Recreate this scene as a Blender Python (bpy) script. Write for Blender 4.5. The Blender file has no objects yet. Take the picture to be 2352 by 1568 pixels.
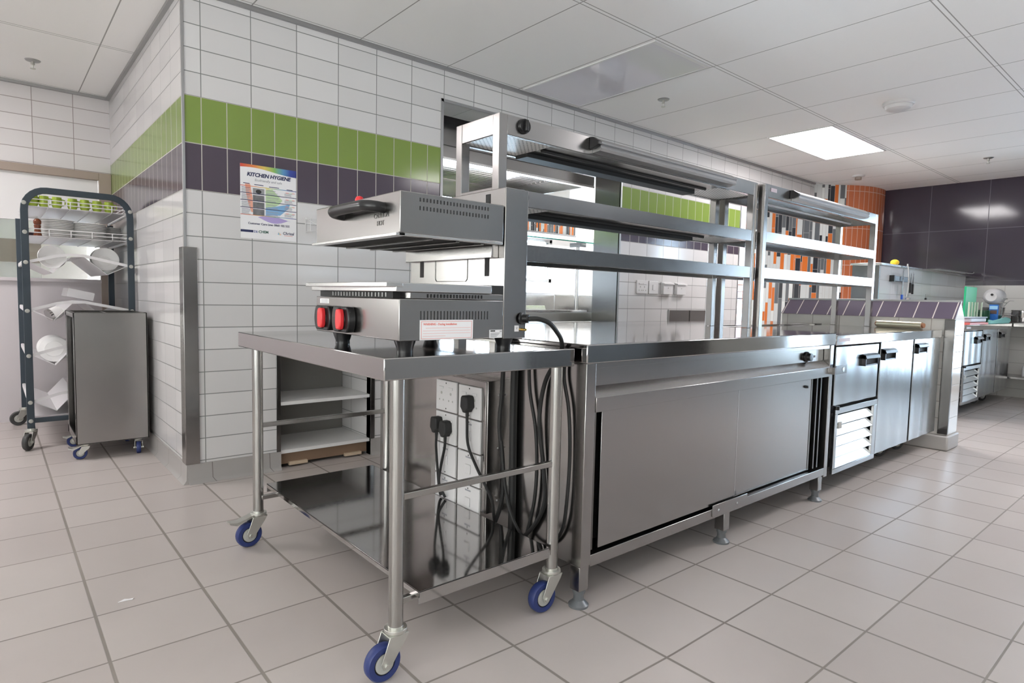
import bpy, bmesh, math, random
from mathutils import Vector, Matrix
random.seed(7)
SC = bpy.context.scene
COL = SC.collection
# ------------------------------------------------------------------ camera, world, exposure
cd = bpy.data.cameras.new('camera'); cam = bpy.data.objects.new('camera', cd); COL.objects.link(cam)
cd.sensor_width = 36.0; cd.lens = 1407.67 / 2352 * 36.0; cd.clip_start = 0.05; cd.clip_end = 100
CR = Vector((0.7620279, -0.6471622, 0.0222379)); CU = Vector((0.0289141, 0.0683137, 0.9972448)); CF = Vector((0.6468983, 0.7592854, -0.0707691))
CP = Vector((-0.48512, -3.52993, 1.02341))
cam.matrix_world = Matrix(((CR.x, CU.x, -CF.x, CP.x), (CR.y, CU.y, -CF.y, CP.y), (CR.z, CU.z, -CF.z, CP.z), (0, 0, 0, 1)))
SC.camera = cam
W = bpy.data.worlds.new('world'); SC.world = W; W.use_nodes = True
bg = W.node_tree.nodes['Background']; bg.inputs[1].default_value = 14.0
_g = W.node_tree.nodes.new('ShaderNodeTexCoord'); _s = W.node_tree.nodes.new('ShaderNodeSeparateXYZ'); _r = W.node_tree.nodes.new('ShaderNodeMapRange'); _x = W.node_tree.nodes.new('ShaderNodeMix'); _x.data_type = 'RGBA'
W.node_tree.links.new(_g.outputs['Generated'], _s.inputs[0]); W.node_tree.links.new(_s.outputs[0], _r.inputs[0]); _r.inputs[1].default_value = 0.0; _r.inputs[2].default_value = .6
_x.inputs[6].default_value = (1.0, .935, .94, 1); _x.inputs[7].default_value = (2.2, 2.7, 3.5, 1)   # brighter bluish sky towards the right hand window
_z = W.node_tree.nodes.new('ShaderNodeMapRange'); W.node_tree.links.new(_s.outputs[2], _z.inputs[0]); _z.inputs[1].default_value = -.25; _z.inputs[2].default_value = .15; _z.inputs[3].default_value = 9.0; _z.inputs[4].default_value = 4.0   # made brighter below the horizon to light the ceiling, dimmer sky above
_y = W.node_tree.nodes.new('ShaderNodeMapRange'); W.node_tree.links.new(_s.outputs[1], _y.inputs[0]); _y.inputs[1].default_value = .1; _y.inputs[2].default_value = .6; _y.inputs[3].default_value = 1.0; _y.inputs[4].default_value = 5.0   # the dining side faces the sun
_w = W.node_tree.nodes.new('ShaderNodeMath'); _w.operation = 'MULTIPLY'; W.node_tree.links.new(_z.outputs[0], _w.inputs[0]); W.node_tree.links.new(_y.outputs[0], _w.inputs[1])
W.node_tree.links.new(_w.outputs[0], bg.inputs[1])
W.node_tree.links.new(_r.outputs[0], _x.inputs[0]); W.node_tree.links.new(_x.outputs[2], bg.inputs[0])
SC.view_settings.view_transform = 'Standard'; SC.view_settings.look = 'None'
SC.view_settings.exposure = 0.66; SC.view_settings.gamma = 1.0; SC.view_settings.use_curve_mapping = False
SC.cycles.use_denoising = True; SC.cycles.max_bounces = 10; SC.cycles.diffuse_bounces = 5; SC.cycles.glossy_bounces = 5
SC.cycles.transmission_bounces = 6; SC.cycles.sample_clamp_indirect = 6.0; SC.cycles.transparent_max_bounces = 12; SC.cycles.caustics_reflective = True; SC.cycles.caustics_refractive = False; SC.cycles.use_light_tree = True; SC.cycles.blur_glossy = 1.0
def portal(c, rot, sx, sy):   # tells the renderer where daylight enters; gives no light of its own
    l = bpy.data.lights.new('window_portal', 'AREA'); l.shape = 'RECTANGLE'; l.size = sx; l.size_y = sy; l.cycles.is_portal = True
    o = bpy.data.objects.new('window_portal', l); COL.objects.link(o); o.location = c; o.rotation_euler = rot
portal((-2.85, -6.52, 1.35), (math.pi / 2, 0, 0), 2.3, 1.9); portal((-4.14, -3.8, 1.35), (0, -math.pi / 2, 0), 1.9, 4.0); portal((-2.3, 2.50, 1.31), (-math.pi / 2, 0, 0), 3.0, .43); portal((8.64, -4.0, 1.2), (0, math.pi / 2, 0), 2.1, 2.5)
portal((6.47, 4.66, 1.35), (-math.pi / 2, 0, 0), 1.75, .7); portal((3.65, 4.74, 1.35), (-math.pi / 2, 0, 0), 3.5, 2.1); portal((9.02, 4.66, 1.55), (-math.pi / 2, 0, 0), 1.1, 1.3)
LAMP = 15.0      # emission of a lit ceiling panel
# ------------------------------------------------------------------ node helpers
class X:
    def __init__(s, t, k): s.t, s.k = t, k
    def m(s, op, *a):
        n = s.t.nodes.new('ShaderNodeMath'); n.operation = op
        for i, v in enumerate((s,) + a):
            if isinstance(v, X): s.t.links.new(v.k, n.inputs[i])
            else: n.inputs[i].default_value = v
        return X(s.t, n.outputs[0])
    def __add__(s, o): return s.m('ADD', o)
    def __sub__(s, o): return s.m('SUBTRACT', o)
    def __mul__(s, o): return s.m('MULTIPLY', o)
    def __truediv__(s, o): return s.m('DIVIDE', o)
    def fr(s): return s.m('FRACT')
    def fl(s): return s.m('FLOOR')
    def ab(s): return s.m('ABSOLUTE')
    def lt(s, o): return s.m('LESS_THAN', o)
    def gt(s, o): return s.m('GREATER_THAN', o)
    def mn(s, o): return s.m('MINIMUM', o)
    def mx(s, o): return s.m('MAXIMUM', o)
    def cl(s): return s.m('MINIMUM', 1.0).m('MAXIMUM', 0.0)
    def edge(s, p): return ((s.fr() - 0.5).ab() * -1.0 + 0.5) * p   # distance to the next joint
def mat(name, base=(.8, .8, .8), rough=.5, metal=0.0, spec=.5, coat=0.0, emis=None, es=0.0, trans=0.0, ior=1.45):
    m = bpy.data.materials.new(name); m.use_nodes = True
    b = m.node_tree.nodes['Principled BSDF']
    b.inputs['Base Color'].default_value = (*base, 1); b.inputs['Roughness'].default_value = rough
    b.inputs['Metallic'].default_value = metal; b.inputs['Specular IOR Level'].default_value = spec
    b.inputs['Coat Weight'].default_value = coat; b.inputs['IOR'].default_value = ior
    b.inputs['Transmission Weight'].default_value = trans
    if emis: b.inputs['Emission Color'].default_value = (*emis, 1); b.inputs['Emission Strength'].default_value = es
    return m
def T(m): return m.node_tree
def bs(m): return m.node_tree.nodes['Principled BSDF']
def pos(m, kind='Position'):
    t = T(m); g = t.nodes.new('ShaderNodeNewGeometry'); s = t.nodes.new('ShaderNodeSeparateXYZ')
    t.links.new(g.outputs[kind], s.inputs[0]); return [X(t, s.outputs[i]) for i in range(3)]
def loc(m):
    t = T(m); g = t.nodes.new('ShaderNodeTexCoord'); s = t.nodes.new('ShaderNodeSeparateXYZ')
    t.links.new(g.outputs['Object'], s.inputs[0]); return [X(t, s.outputs[i]) for i in range(3)]
def rgb(c): return (*c, 1)
def mix(t, f, a, b):
    n = t.nodes.new('ShaderNodeMix'); n.data_type = 'RGBA'
    for i, v in ((0, f), (6, a), (7, b)):
        if isinstance(v, X): t.links.new(v.k, n.inputs[i])
        elif hasattr(v, 'links') or hasattr(v, 'is_linked'): t.links.new(v, n.inputs[i])
        else: n.inputs[i].default_value = rgb(v) if i else v
    return n.outputs[2]
def rnd(t, a, b, c=0.0):
    n = t.nodes.new('ShaderNodeCombineXYZ')
    for i, v in enumerate((a, b, c)):
        if isinstance(v, X): t.links.new(v.k, n.inputs[i])
        else: n.inputs[i].default_value = v
    w = t.nodes.new('ShaderNodeTexWhiteNoise'); t.links.new(n.outputs[0], w.inputs['Vector']); return X(t, w.outputs['Value'])
def noise(m, scale, detail=3, coord='Object', vec=None):
    t = T(m); n = t.nodes.new('ShaderNodeTexNoise'); n.inputs['Scale'].default_value = scale; n.inputs['Detail'].default_value = detail
    g = t.nodes.new('ShaderNodeTexCoord')
    if vec:
        mp = t.nodes.new('ShaderNodeMapping'); mp.inputs['Scale'].default_value = vec
        t.links.new(g.outputs[coord], mp.inputs[0]); t.links.new(mp.outputs[0], n.inputs['Vector'])
    else: t.links.new(g.outputs[coord], n.inputs['Vector'])
    return X(t, n.outputs[0])
def bump(m, h, strength=.2, dist=.002):
    t = T(m); n = t.nodes.new('ShaderNodeBump'); n.inputs['Strength'].default_value = strength; n.inputs['Distance'].default_value = dist
    t.links.new(h.k, n.inputs['Height']); t.links.new(n.outputs[0], bs(m).inputs['Normal'])
def setin(m, name, v): T(m).links.new(v.k if isinstance(v, X) else v, bs(m).inputs[name])
# ------------------------------------------------------------------ materials
def steel(name, base=(.37, .358, .35), rough=.215, wav=.35, sc=2.2, vec=(1, 1, 1), var=.05):
    m = mat(name, base, rough, 1.0)
    n = noise(m, sc, 1.5, vec=vec); f = noise(m, 90, 2, vec=(1, 1, 1))
    setin(m, 'Roughness', (n - .5) * var + (f - .5) * .06 + rough)
    bump(m, n, wav * .22, .012)
    return m
ST = steel('brushed_steel'); STP = steel('polished_steel', (.46, .447, .44), .075, .07, 3.0, var=.03)
STD = steel('dark_steel', (.20, .195, .19), .22, .25); STL = steel('light_steel', (.74, .73, .72), .215, .30)
STF = steel('fridge_steel', (.40, .41, .42), .215, .55, 2.0, (1.6, 1.6, .7), .05)
TUBE = mat('tube_steel', (.42, .41, .395), .22, 1.0); ZINC = mat('zinc_plate', (.62, .62, .58), .34, .9)
ALU = mat('aluminium', (.42, .42, .42), .40, .9); BLK = mat('black_plastic', (.012, .012, .013), .30); BLKM = mat('black_matt', (.02, .02, .02), .6)
DARK = mat('dark_cavity', (.03, .028, .027), .7); RUBB = mat('grey_rubber', (.05, .05, .05), .55); BLUE = mat('blue_rubber', (.025, .04, .15), .42)  # dark_cavity puts the shade of hollows into the colour
HUB = mat('grey_hub', (.42, .42, .39), .45); RED = mat('red_plastic', (.66, .03, .035), .35); WHT = mat('white_plastic', (.68, .67, .67), .35)
PAPER = mat('white_paper', (.82, .81, .82), .45); CER = mat('white_ceramic', (.83, .82, .81), .12, coat=.3); WTRAY = mat('white_coated_metal', (.76, .74, .75), .4)
NAVY = mat('blue_grey_paint', (.035, .05, .065), .4); BRASS = mat('brass', (.75, .52, .16), .25, 1.0); GRNG = mat('green_glaze', (.36, .46, .06), .2)
WOOD = mat('brown_board', (.24, .155, .10), .6); PALE = mat('pale_wood', (.55, .43, .31), .6); BRN = mat('brown_frame', (.36, .29, .245), .45)
INK = mat('ink_navy', (.02, .025, .09), .6); GRINK = mat('ink_grey', (.33, .33, .36), .6); RINK = mat('ink_red', (.75, .22, .18), .6); BKINK = mat('ink_black', (.04, .04, .04), .6)
GLASS = bpy.data.materials.new('clear_glass'); GLASS.use_nodes = True; _t = GLASS.node_tree; _t.nodes.clear()
_o = _t.nodes.new('ShaderNodeOutputMaterial'); _m = _t.nodes.new('ShaderNodeMixShader'); _a = _t.nodes.new('ShaderNodeBsdfTransparent'); _b = _t.nodes.new('ShaderNodeBsdfGlossy'); _f = _t.nodes.new('ShaderNodeFresnel')
_a.inputs[0].default_value = (.94, .98, .96, 1); _b.inputs['Roughness'].default_value = .02; _f.inputs[0].default_value = 1.45
_t.links.new(_f.outputs[0], _m.inputs[0]); _t.links.new(_a.outputs[0], _m.inputs[1]); _t.links.new(_b.outputs[0], _m.inputs[2]); _t.links.new(_m.outputs[0], _o.inputs[0])
GEDGE = mat('glass_edge_green', (.02, .28, .20), .2)
PANEL = mat('light_diffuser', (.9, .9, .9), .5, emis=(1.0, .96, .965), es=LAMP)
CABLE = mat('black_cable', (.012, .012, .012), .55); BEIGE = mat('beige_plaster', (.33, .285, .26), .7); REARW = mat('grey_rear_wall', (.26, .255, .25), .6); REARD = mat('dark_rear_wall', (.08, .078, .076), .6); WALLW = mat('white_plaster', (.82, .82, .80), .7)
GRYF = mat('grey_window_frame', (.36, .37, .37), .5); PEPP = mat('varnished_wood', (.16, .045, .018), .25); COVE = mat('skirting_grey', (.40, .38, .36), .45)

def tiles(name, u0, pu, z0, pz, col, grout, gw=.0045, bands=False, rough=.13, uv=None, y0=None, tone=.05, bg_=.25):
    m = mat(name, col, rough); t = T(m); x, y, z = pos(m); nx, ny, nz = pos(m, 'True Normal')
    if uv: u = x * uv[0] + y * uv[1]
    else: u = x + ((y + (u0 - (y0 if y0 is not None else u0))) - x) * nx.ab().gt(.5)
    a = (u - u0) / pu; b = (z - z0) / pz
    du = a.edge(pu); dz = b.edge(pz); d = du.mn(dz)
    c = mix(t, rnd(t, a.fl(), b.fl()), tuple(v * (1 - tone) for v in col), tuple(min(1, v * (1 + tone)) for v in col))
    g = grout
    if bands:
        inb = z.gt(z0 - 4 * pz) * z.lt(z0); grn = z.gt(z0 - 2 * pz) * inb
        d2 = ((a * 2.0).edge(pu / 2)).mn((b / 2.0).edge(pz * 2))
        d = d + (d2 - d) * inb
        cb = mix(t, grn, (.075, .058, .078), (.20, .28, .062)); c = mix(t, inb, c, cb); g = mix(t, inb, grout, (.50, .47, .42))
    k = ((d * -1.0 + (gw / 2 + .0006)) / .0012).cl()
    setin(m, 'Base Color', mix(t, k, c, g)); setin(m, 'Roughness', k * (.7 - rough) + rough); bump(m, k * -1.0, bg_, .0015)
    return m
ZG, PZ, PU, U0 = 2.0208, .1189, .25, .3752
TWALL = tiles('banded_wall_tile', U0, PU, ZG, PZ, (.64, .625, .62), (.20, .205, .195), bands=True, y0=.02)
TWHITE = tiles('white_wall_tile', .05, .255, 2.55, .119, (.72, .69, .69), (.30, .26, .25), y0=.1)
TPONY = tiles('white_pony_tile', 4.70, .21, .945, .119, (.70, .68, .64), (.34, .31, .28), y0=-2.12)
TSCREEN = tiles('white_screen_tile', 5.8, .30, 1.40, .13, (.74, .75, .76), (.42, .41, .40), y0=-1.5)
TPURP = tiles('purple_cap_tile', 0, 3.0, 0, 3.0, (.105, .085, .12), (.55, .50, .47), y0=-.02); 
def cap_mat():
    m = mat('purple_slope_tile', (.105, .085, .12), .15); t = T(m); x, y, z = pos(m); d = ((y + 2.25) / .122).edge(.122)
    k = ((d * -1.0 + .004) / .0012).cl(); setin(m, 'Base Color', mix(t, k, (.105, .085, .12), (.60, .55, .52))); return m
TCAP = cap_mat()
def far_mat():
    m = mat('purple_far_wall', (.06, .05, .07), .1); t = T(m); x, y, z = pos(m)
    lo = z.lt(1.30); d1 = ((y + 1.56) / .60).edge(.60).mn(((z - 1.975) / .62).edge(.62)); d2 = ((y + 1.47) / .30).edge(.30).mn(((z - 1.30) / .15).edge(.15))
    d = d1 + (d2 - d1) * lo; k = ((d * -1.0 + .004) / .002).cl()
    c = mix(t, lo, (.052, .042, .058), (.66, .645, .61)); g = mix(t, lo, (.11, .095, .12), (.42, .40, .38))
    setin(m, 'Base Color', mix(t, k, c, g)); setin(m, 'Roughness', k * .4 + .10); return m
TFAR = far_mat()
def floor_mat():
    m = mat('floor_tile', (.5, .47, .44), .3); t = T(m); x, y, z = pos(m)
    oy = ((x - .3) / .7).cl() * -.026 - 1.594
    a = (x + .262) / .3085; b = (y - oy) / .3067
    d = (a.edge(.3085) * .7).mn(b.edge(.3067)); k = ((d * -1.0 + .0040) / .0016).cl()
    n = noise(m, 5.0, 5); n2 = noise(m, 1.3, 2); v = rnd(t, a.fl(), b.fl())
    c = mix(t, v * .5 + n * .5, (.455, .405, .385), (.555, .505, .478))
    sp = noise(m, 130, 2).gt(.74); c = mix(t, sp * .18, c, (.25, .22, .2))
    setin(m, 'Base Color', mix(t, k, c, mix(t, n2, (.17, .15, .14), (.36, .32, .28))))
    setin(m, 'Roughness', k * .35 + n * .16 + .24); bump(m, k * -1.0 + n * .12, .22, .002)
    return m
TFLOOR = floor_mat()
def ceil_mat():
    m = mat('ceiling_panel', (.90, .89, .88), .75); t = T(m); x, y, z = pos(m)
    lf = x.lt(.29); px = .628
    a = (x - (lf * (.088 - 1.881) + 1.881)) / px; by = (y - (lf * (1.2 + 1.245) - 1.245)) / 1.21
    dx = a.edge(px); dy = by.edge(1.21)
    bar = dy.lt(.012); ln = (dx.lt(.0035)).mx((dy - .013).ab().lt(.003))
    n = noise(m, 1.0, 2)
    c = mix(t, bar, (.90, .89, .88), (.92, .915, .91)); c = mix(t, ln * .75, c, (.20, .19, .18))
    setin(m, 'Base Color', c); bump(m, ln * -1.0, .2, .002); return m
TCEIL = ceil_mat()
def mosaic(name, uv, W_=.13):
    m = mat(name, (.8, .8, .8), .18); t = T(m); x, y, z = pos(m); u = x * uv[0] + y * uv[1]
    a = u / W_; ci = a.fl(); f = a.fr(); s1 = rnd(t, ci, 3.1) * .3 + .2; s2 = rnd(t, ci, 7.7) * .3 + .55
    sub = f.gt(s1) + f.gt(s2); cid = ci * 3.0 + sub
    v = z / .30 + rnd(t, cid, 1.3) * 5.0; r = rnd(t, cid, v.fl(), 2.0)
    d = (f - s1).ab().mn((f - s2).ab()).mn(f.mn(f * -1.0 + 1.0)) * W_; dz = v.edge(.30); k = d.mn(dz).lt(.0018)
    rp = t.nodes.new('ShaderNodeValToRGB'); rp.color_ramp.interpolation = 'CONSTANT'; el = rp.color_ramp.elements
    cs = [(0, (.70, .18, .035)), (.27, (.66, .68, .67)), (.48, (.035, .038, .045)), (.72, (.14, .15, .16)), (.90, (.78, .80, .78))]
    el[0].position, el[0].color = cs[0][0], rgb(cs[0][1]); el[1].position, el[1].color = cs[1][0], rgb(cs[1][1])
    for p, c in cs[2:]: e = el.new(p); e.color = rgb(c)
    t.links.new(r.k, rp.inputs[0]); setin(m, 'Base Color', mix(t, k, rp.outputs[0], (.55, .53, .5))); return m
MOSD = mosaic('mosaic_strips_diagonal', (-.76, .65)); MOSX = mosaic('mosaic_strips_bulkhead', (1, 0), .075)
def orange_mat():
    m = mat('orange_drum_tile', (.56, .17, .075), .16); t = T(m); x, y, z = pos(m)
    an = (y - .45).m('ARCTAN2', x - 8.45) * .9
    d = (an / .075).edge(.075).mn(((z - 2.48) / .47).edge(.47)); k = d.lt(.0035)
    setin(m, 'Base Color', mix(t, k, (.56, .165, .07), (.72, .50, .40))); return m
TORG = orange_mat()
def perf_mat():
    m = mat('perforated_sheet', (.82, .80, .78), .4); t = T(m); x, y, z = pos(m)
    fx = (x / .022 + (y / .011).fl() * .5).fr() - .5; fy = (y / .011).fr() - .5
    k = (fx * fx * 4.0 + fy * fy).m('SQRT').lt(.30); setin(m, 'Base Color', mix(t, k, (.82, .80, .78), (.03, .03, .03))); return m
PERF = perf_mat()
# ------------------------------------------------------------------ mesh helpers
class B:
    def __init__(s): s.b = bmesh.new()
    def box(s, x0, x1, y0, y1, z0, z1, rot=None):
        v = [s.b.verts.new((x, y, z)) for x in (x0, x1) for y in (y0, y1) for z in (z0, z1)]
        for f in ((0, 1, 3, 2), (4, 6, 7, 5), (0, 4, 5, 1), (2, 3, 7, 6), (0, 2, 6, 4), (1, 5, 7, 3)): s.b.faces.new([v[i] for i in f])
        if rot: s.rot(v, *rot)
        return s
    def rot(s, v, ang, axis, c): bmesh.ops.rotate(s.b, verts=v, cent=Vector(c), matrix=Matrix.Rotation(ang, 3, axis))
    def prism(s, pts, axis, a, b):   # closed outline pts (2D) extruded along an axis from a to b
        def P(p, h): return {'x': (h, p[0], p[1]), 'y': (p[0], h, p[1]), 'z': (p[0], p[1], h)}[axis]
        lo = [s.b.verts.new(P(p, a)) for p in pts]; hi = [s.b.verts.new(P(p, b)) for p in pts]; n = len(pts)
        s.b.faces.new(lo); s.b.faces.new(list(reversed(hi)))
        for i in range(n): s.b.faces.new((lo[i], hi[i], hi[(i + 1) % n], lo[(i + 1) % n]))
        return s
    def lathe(s, prof, c, axis='z', seg=28, d=None, ring=False):   # prof: (radius, height)
        ax = Vector(d).normalized() if d else {'x': Vector((1, 0, 0)), 'y': Vector((0, 1, 0)), 'z': Vector((0, 0, 1))}[axis]
        q = ax.to_track_quat('Z', 'Y').to_matrix(); c = Vector(c); rings = []
        for r, h in prof:
            if r < 1e-6: rings.append([s.b.verts.new(c + q @ Vector((0, 0, h)))])
            else: rings.append([s.b.verts.new(c + q @ Vector((r * math.cos(2 * math.pi * i / seg), r * math.sin(2 * math.pi * i / seg), h))) for i in range(seg)])
        for A, Bq in zip(rings, rings[1:] + ([rings[0]] if ring else [])):
            for i in range(seg):
                j = (i + 1) % seg
                if len(A) == 1 and len(Bq) == 1: break
                f = (A[0], Bq[i], Bq[j]) if len(A) == 1 else (A[i], A[j], Bq[0]) if len(Bq) == 1 else (A[i], A[j], Bq[j], Bq[i])
                s.b.faces.new(f)
        for R, rev in () if ring else ((rings[0], True), (rings[-1], False)):
            if len(R) > 1: s.b.faces.new(list(reversed(R)) if rev else R)
        return s
    def cyl(s, p0, p1, r, seg=20, r2=None):
        p0, p1 = Vector(p0), Vector(p1); L = (p1 - p0).length
        return s.lathe([(r, 0), (r if r2 is None else r2, L)], p0, d=p1 - p0, seg=seg)
    def tube(s, pts, r, seg=10, smooth=6, closed=False):
        P = [Vector(p) for p in pts]
        if smooth and len(P) > 2:
            Q = []; n = len(P)
            for i in range(n if closed else n - 1):
                p0 = P[(i - 1) % n] if closed or i else P[0]; p1 = P[i]; p2 = P[(i + 1) % n]; p3 = P[(i + 2) % n] if closed or i + 2 < n else P[-1]
                for k in range(smooth):
                    u = k / smooth
                    Q.append(.5 * ((2 * p1) + (p2 - p0) * u + (2 * p0 - 5 * p1 + 4 * p2 - p3) * u * u + (3 * p1 - p0 - 3 * p2 + p3) * u ** 3))
            P = Q if closed else Q + [P[-1]]
        n = len(P); rings = []; up = None
        for i in range(n):
            t = (P[(i + 1) % n] - P[i - 1]) if closed else (P[min(i + 1, n - 1)] - P[max(i - 1, 0)])
            t.normalize()
            if up is None: up = Vector((0, 0, 1)) if abs(t.z) < .9 else Vector((1, 0, 0))
            sd = t.cross(up).normalized(); up = sd.cross(t).normalized()
            rings.append([s.b.verts.new(P[i] + r * (math.cos(2 * math.pi * k / seg) * sd + math.sin(2 * math.pi * k / seg) * up)) for k in range(seg)])
        for i in range(n if closed else n - 1):
            A, C = rings[i], rings[(i + 1) % n]
            for k in range(seg): s.b.faces.new((A[k], A[(k + 1) % seg], C[(k + 1) % seg], C[k]))
        if not closed: s.b.faces.new(list(reversed(rings[0]))); s.b.faces.new(rings[-1])
        return s
    def ball(s, c, rx, ry, rz, seg=20):
        g = bmesh.ops.create_uvsphere(s.b, u_segments=seg, v_segments=seg // 2, radius=1)
        for v in g['verts']: v.co = Vector((c[0] + v.co.x * rx, c[1] + v.co.y * ry, c[2] + v.co.z * rz))
        return s
    def quad(s, *p): s.b.faces.new([s.b.verts.new(q) for q in p]); return s
def obj(name, b, m, parent=None, bev=0.0, smooth=True, xf=None):
    """link the collected shape as ONE mesh object; coordinates are world ones, a parented part is stored relative to its thing"""
    bmesh.ops.recalc_face_normals(b.b, faces=b.b.faces)
    if xf is not None: b.b.transform(xf)
    o_w = Vector((0, 0, 0))
    if parent is not None:
        q = parent
        while q: o_w = o_w + q.location; q = q.parent
    else:
        cs = [v.co for v in b.b.verts]; o_w = Vector((sum((min(c[i] for c in cs), max(c[i] for c in cs))) / 2 for i in range(2))).to_3d(); o_w.z = min(c.z for c in cs)
    for v in b.b.verts: v.co -= o_w
    me = bpy.data.meshes.new(name); b.b.to_mesh(me); b.b.free()
    o = bpy.data.objects.new(name, me); COL.objects.link(o); me.materials.append(m)
    if parent is not None: o.parent = parent
    else: o.location = o_w
    if smooth:
        for p in me.polygons: p.use_smooth = True
        me.set_sharp_from_angle(angle=math.radians(35))
    if bev:
        md = o.modifiers.new('bevel', 'BEVEL'); md.width = bev; md.segments = 2; md.limit_method = 'ANGLE'; md.angle_limit = math.radians(40)
    return o
def tag(o, label, cat, group=None):
    o['label'] = label; o['category'] = cat
    if group: o['group'] = group
    return o
def thing(name, label, cat, at, group=None):
    o = bpy.data.objects.new(name, None); COL.objects.link(o); o.location = at; o.empty_display_size = .1
    return tag(o, label, cat, group)
def struct(name, b, m, bev=0.0): o = obj(name, b, m, None, bev); o['kind'] = 'structure'; return o
def copy_tree(o, parent=None):
    c = o.copy(); COL.objects.link(c)
    if parent: c.parent = parent
    for ch in list(o.children): copy_tree(ch, c)
    return c
def text(name, s, size, m, parent, origin, right, up, align='LEFT', shear=0.0, ext=.0004, space=1.0, off=0.0):
    cu = bpy.data.curves.new(name, 'FONT'); cu.body = s; cu.size = size; cu.align_x = align; cu.extrude = ext; cu.shear = shear; cu.space_character = space; cu.offset = off
    cu.resolution_u = 3
    t = bpy.data.objects.new(name, cu); COL.objects.link(t)
    dg = bpy.context.evaluated_depsgraph_get(); me = bpy.data.meshes.new_from_object(t.evaluated_get(dg))
    bpy.data.objects.remove(t)
    r = Vector(right).normalized(); u = Vector(up).normalized(); n = r.cross(u)
    M4 = Matrix(((r.x, u.x, n.x, origin[0]), (r.y, u.y, n.y, origin[1]), (r.z, u.z, n.z, origin[2]), (0, 0, 0, 1)))
    me.transform(M4); q = parent
    while q: me.transform(Matrix.Translation(-q.location)); q = q.parent
    o = bpy.data.objects.new(name, me); COL.objects.link(o); o.parent = parent; me.materials.clear(); me.materials.append(m); return o
def label(o, s): o['label'] = s; return o
def caster(parent, c, top, R, ang, tire, fork_m, brake=False, wdt=.030):
    """swivel caster: c = stem axis (x, y), wheel trails towards ang; fork is the part, wheel and brake pedal its sub-parts"""
    tr = R * .78; q = Matrix.Translation((c[0], c[1], 0)) @ Matrix.Rotation(ang, 4, 'Z')   # local +x = trail
    f = B(); h = wdt / 2 + .007
    f.lathe([(R * .62, top - .006), (R * .62, top - .014), (R * .52, top - .020)], (0, 0, 0)); f.lathe([(R * .42, top), (R * .42, top - .008)], (0, 0, 0))
    out = [(-R * .55, top - .018), (tr * .75, top - .018), (tr + R * .30, R + .006), (tr + R * .16, R - .20 * R), (tr - R * .16, R - .20 * R), (tr - R * .34, R * .95), (-R * .42, top - .032)]
    for s_ in (-1, 1): f.prism(out, 'y', s_ * h, s_ * (h + .003))
    f.box(-R * .55, tr * .8, -h, h, top - .021, top - .018)
    f.cyl((tr, -h - .009, R), (tr, h + .009, R), .007, 10)
    fk = obj('caster', f, fork_m, parent, .0008, xf=q)
    w = B(); a = wdt / 2
    w.lathe([(R * .62, -a), (R * .92, -a), (R, -a * .6), (R, a * .6), (R * .92, a), (R * .62, a)], (tr, 0, R), 'y', 32, ring=True)
    obj('tyre', w, tire, fk, xf=q)
    g = B(); g.lathe([(R * .63, -a * .8), (R * .63, a * .8), (R * .50, a * .8), (R * .50, -a * .8)], (tr, 0, R), 'y', 28, ring=True); obj('wheel_rim', g, BLKM, fk, xf=q)
    g = B(); g.lathe([(R * .16, -a * 1.05), (R * .54, -a * .95), (R * .54, a * .95), (R * .16, a * 1.05)], (tr, 0, R), 'y', 28); obj('wheel_hub', g, HUB, fk, xf=q)
    if brake:
        p = B(); p.prism([(tr * .6, top - .016), (tr + R * 1.0, top - .040), (tr + R * 1.55, top - .030), (tr + R * 1.6, top - .022), (tr + R * 1.0, top - .028), (tr * .6, top - .010)], 'y', -h * .9, h * .9)
        obj('brake_pedal', p, fork_m, fk, .0006, xf=q)
    return fk
# ------------------------------------------------------------------ setting
ZC = 2.55
struct('floor', B().box(-4.2, 12.5, -7.0, 7.2, -.1, 0), TFLOOR)
struct('ceiling', B().box(-4.2, 12.5, -7.0, 7.2, ZC, ZC + .1), TCEIL)
NZ = .70
wf = B()   # banded tile wall: block with a shelf niche, lintel over the passes, pier
wf.box(.29, .775, 0, 2.6, 0, ZC); wf.box(.775, 1.345, 0, 2.6, NZ, ZC); wf.box(1.345, 1.86, 0, 2.6, 0, ZC); wf.box(.775, 1.345, .42, 2.6, 0, NZ)
wf.box(1.86, 7.46, 0, .28, 2.335, ZC); wf.box(3.735, 5.735, 0, .29, 0, 2.335); wf.box(1.86, 3.735, .0, .10, 0, .60)
struct('wall_center', wf, TWALL)
struct('wall_back', B().box(-4.2, .29, 2.45, 2.6, 1.945, ZC), TWHITE)
struct('wall_left', B().box(-4.2, -4.1, -7, -5.8, 0, ZC).box(-4.2, -4.1, -1.8, 2.45, 0, ZC).box(-4.2, -4.1, -5.8, -1.8, 0, .4).box(-4.2, -4.1, -5.8, -1.8, 2.3, ZC).box(-3.0, .29, 2.9, 3.0, 0, ZC), WALLW)  # last box, outside the hatch, extended to block daylight
f = B()
for y in (-5.8, -3.83, -1.86): f.box(-4.17, -4.12, y, y + .06, .4, 2.3)
for z in (.4, 2.24): f.box(-4.17, -4.12, -5.8, -1.8, z, z + .06)
fr = struct('added_window_6', f, GRYF); obj('glass_pane', B().box(-4.15, -4.144, -5.76, -1.84, .44, 2.25), GLASS, fr)  # unseen window added to light the left side
struct('wall_rear', B().box(4.6, 12.5, -6.6, -6.5, 0, ZC), REARD)  # unseen wall, this half darkened to dim reflections in the steel doors
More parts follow.
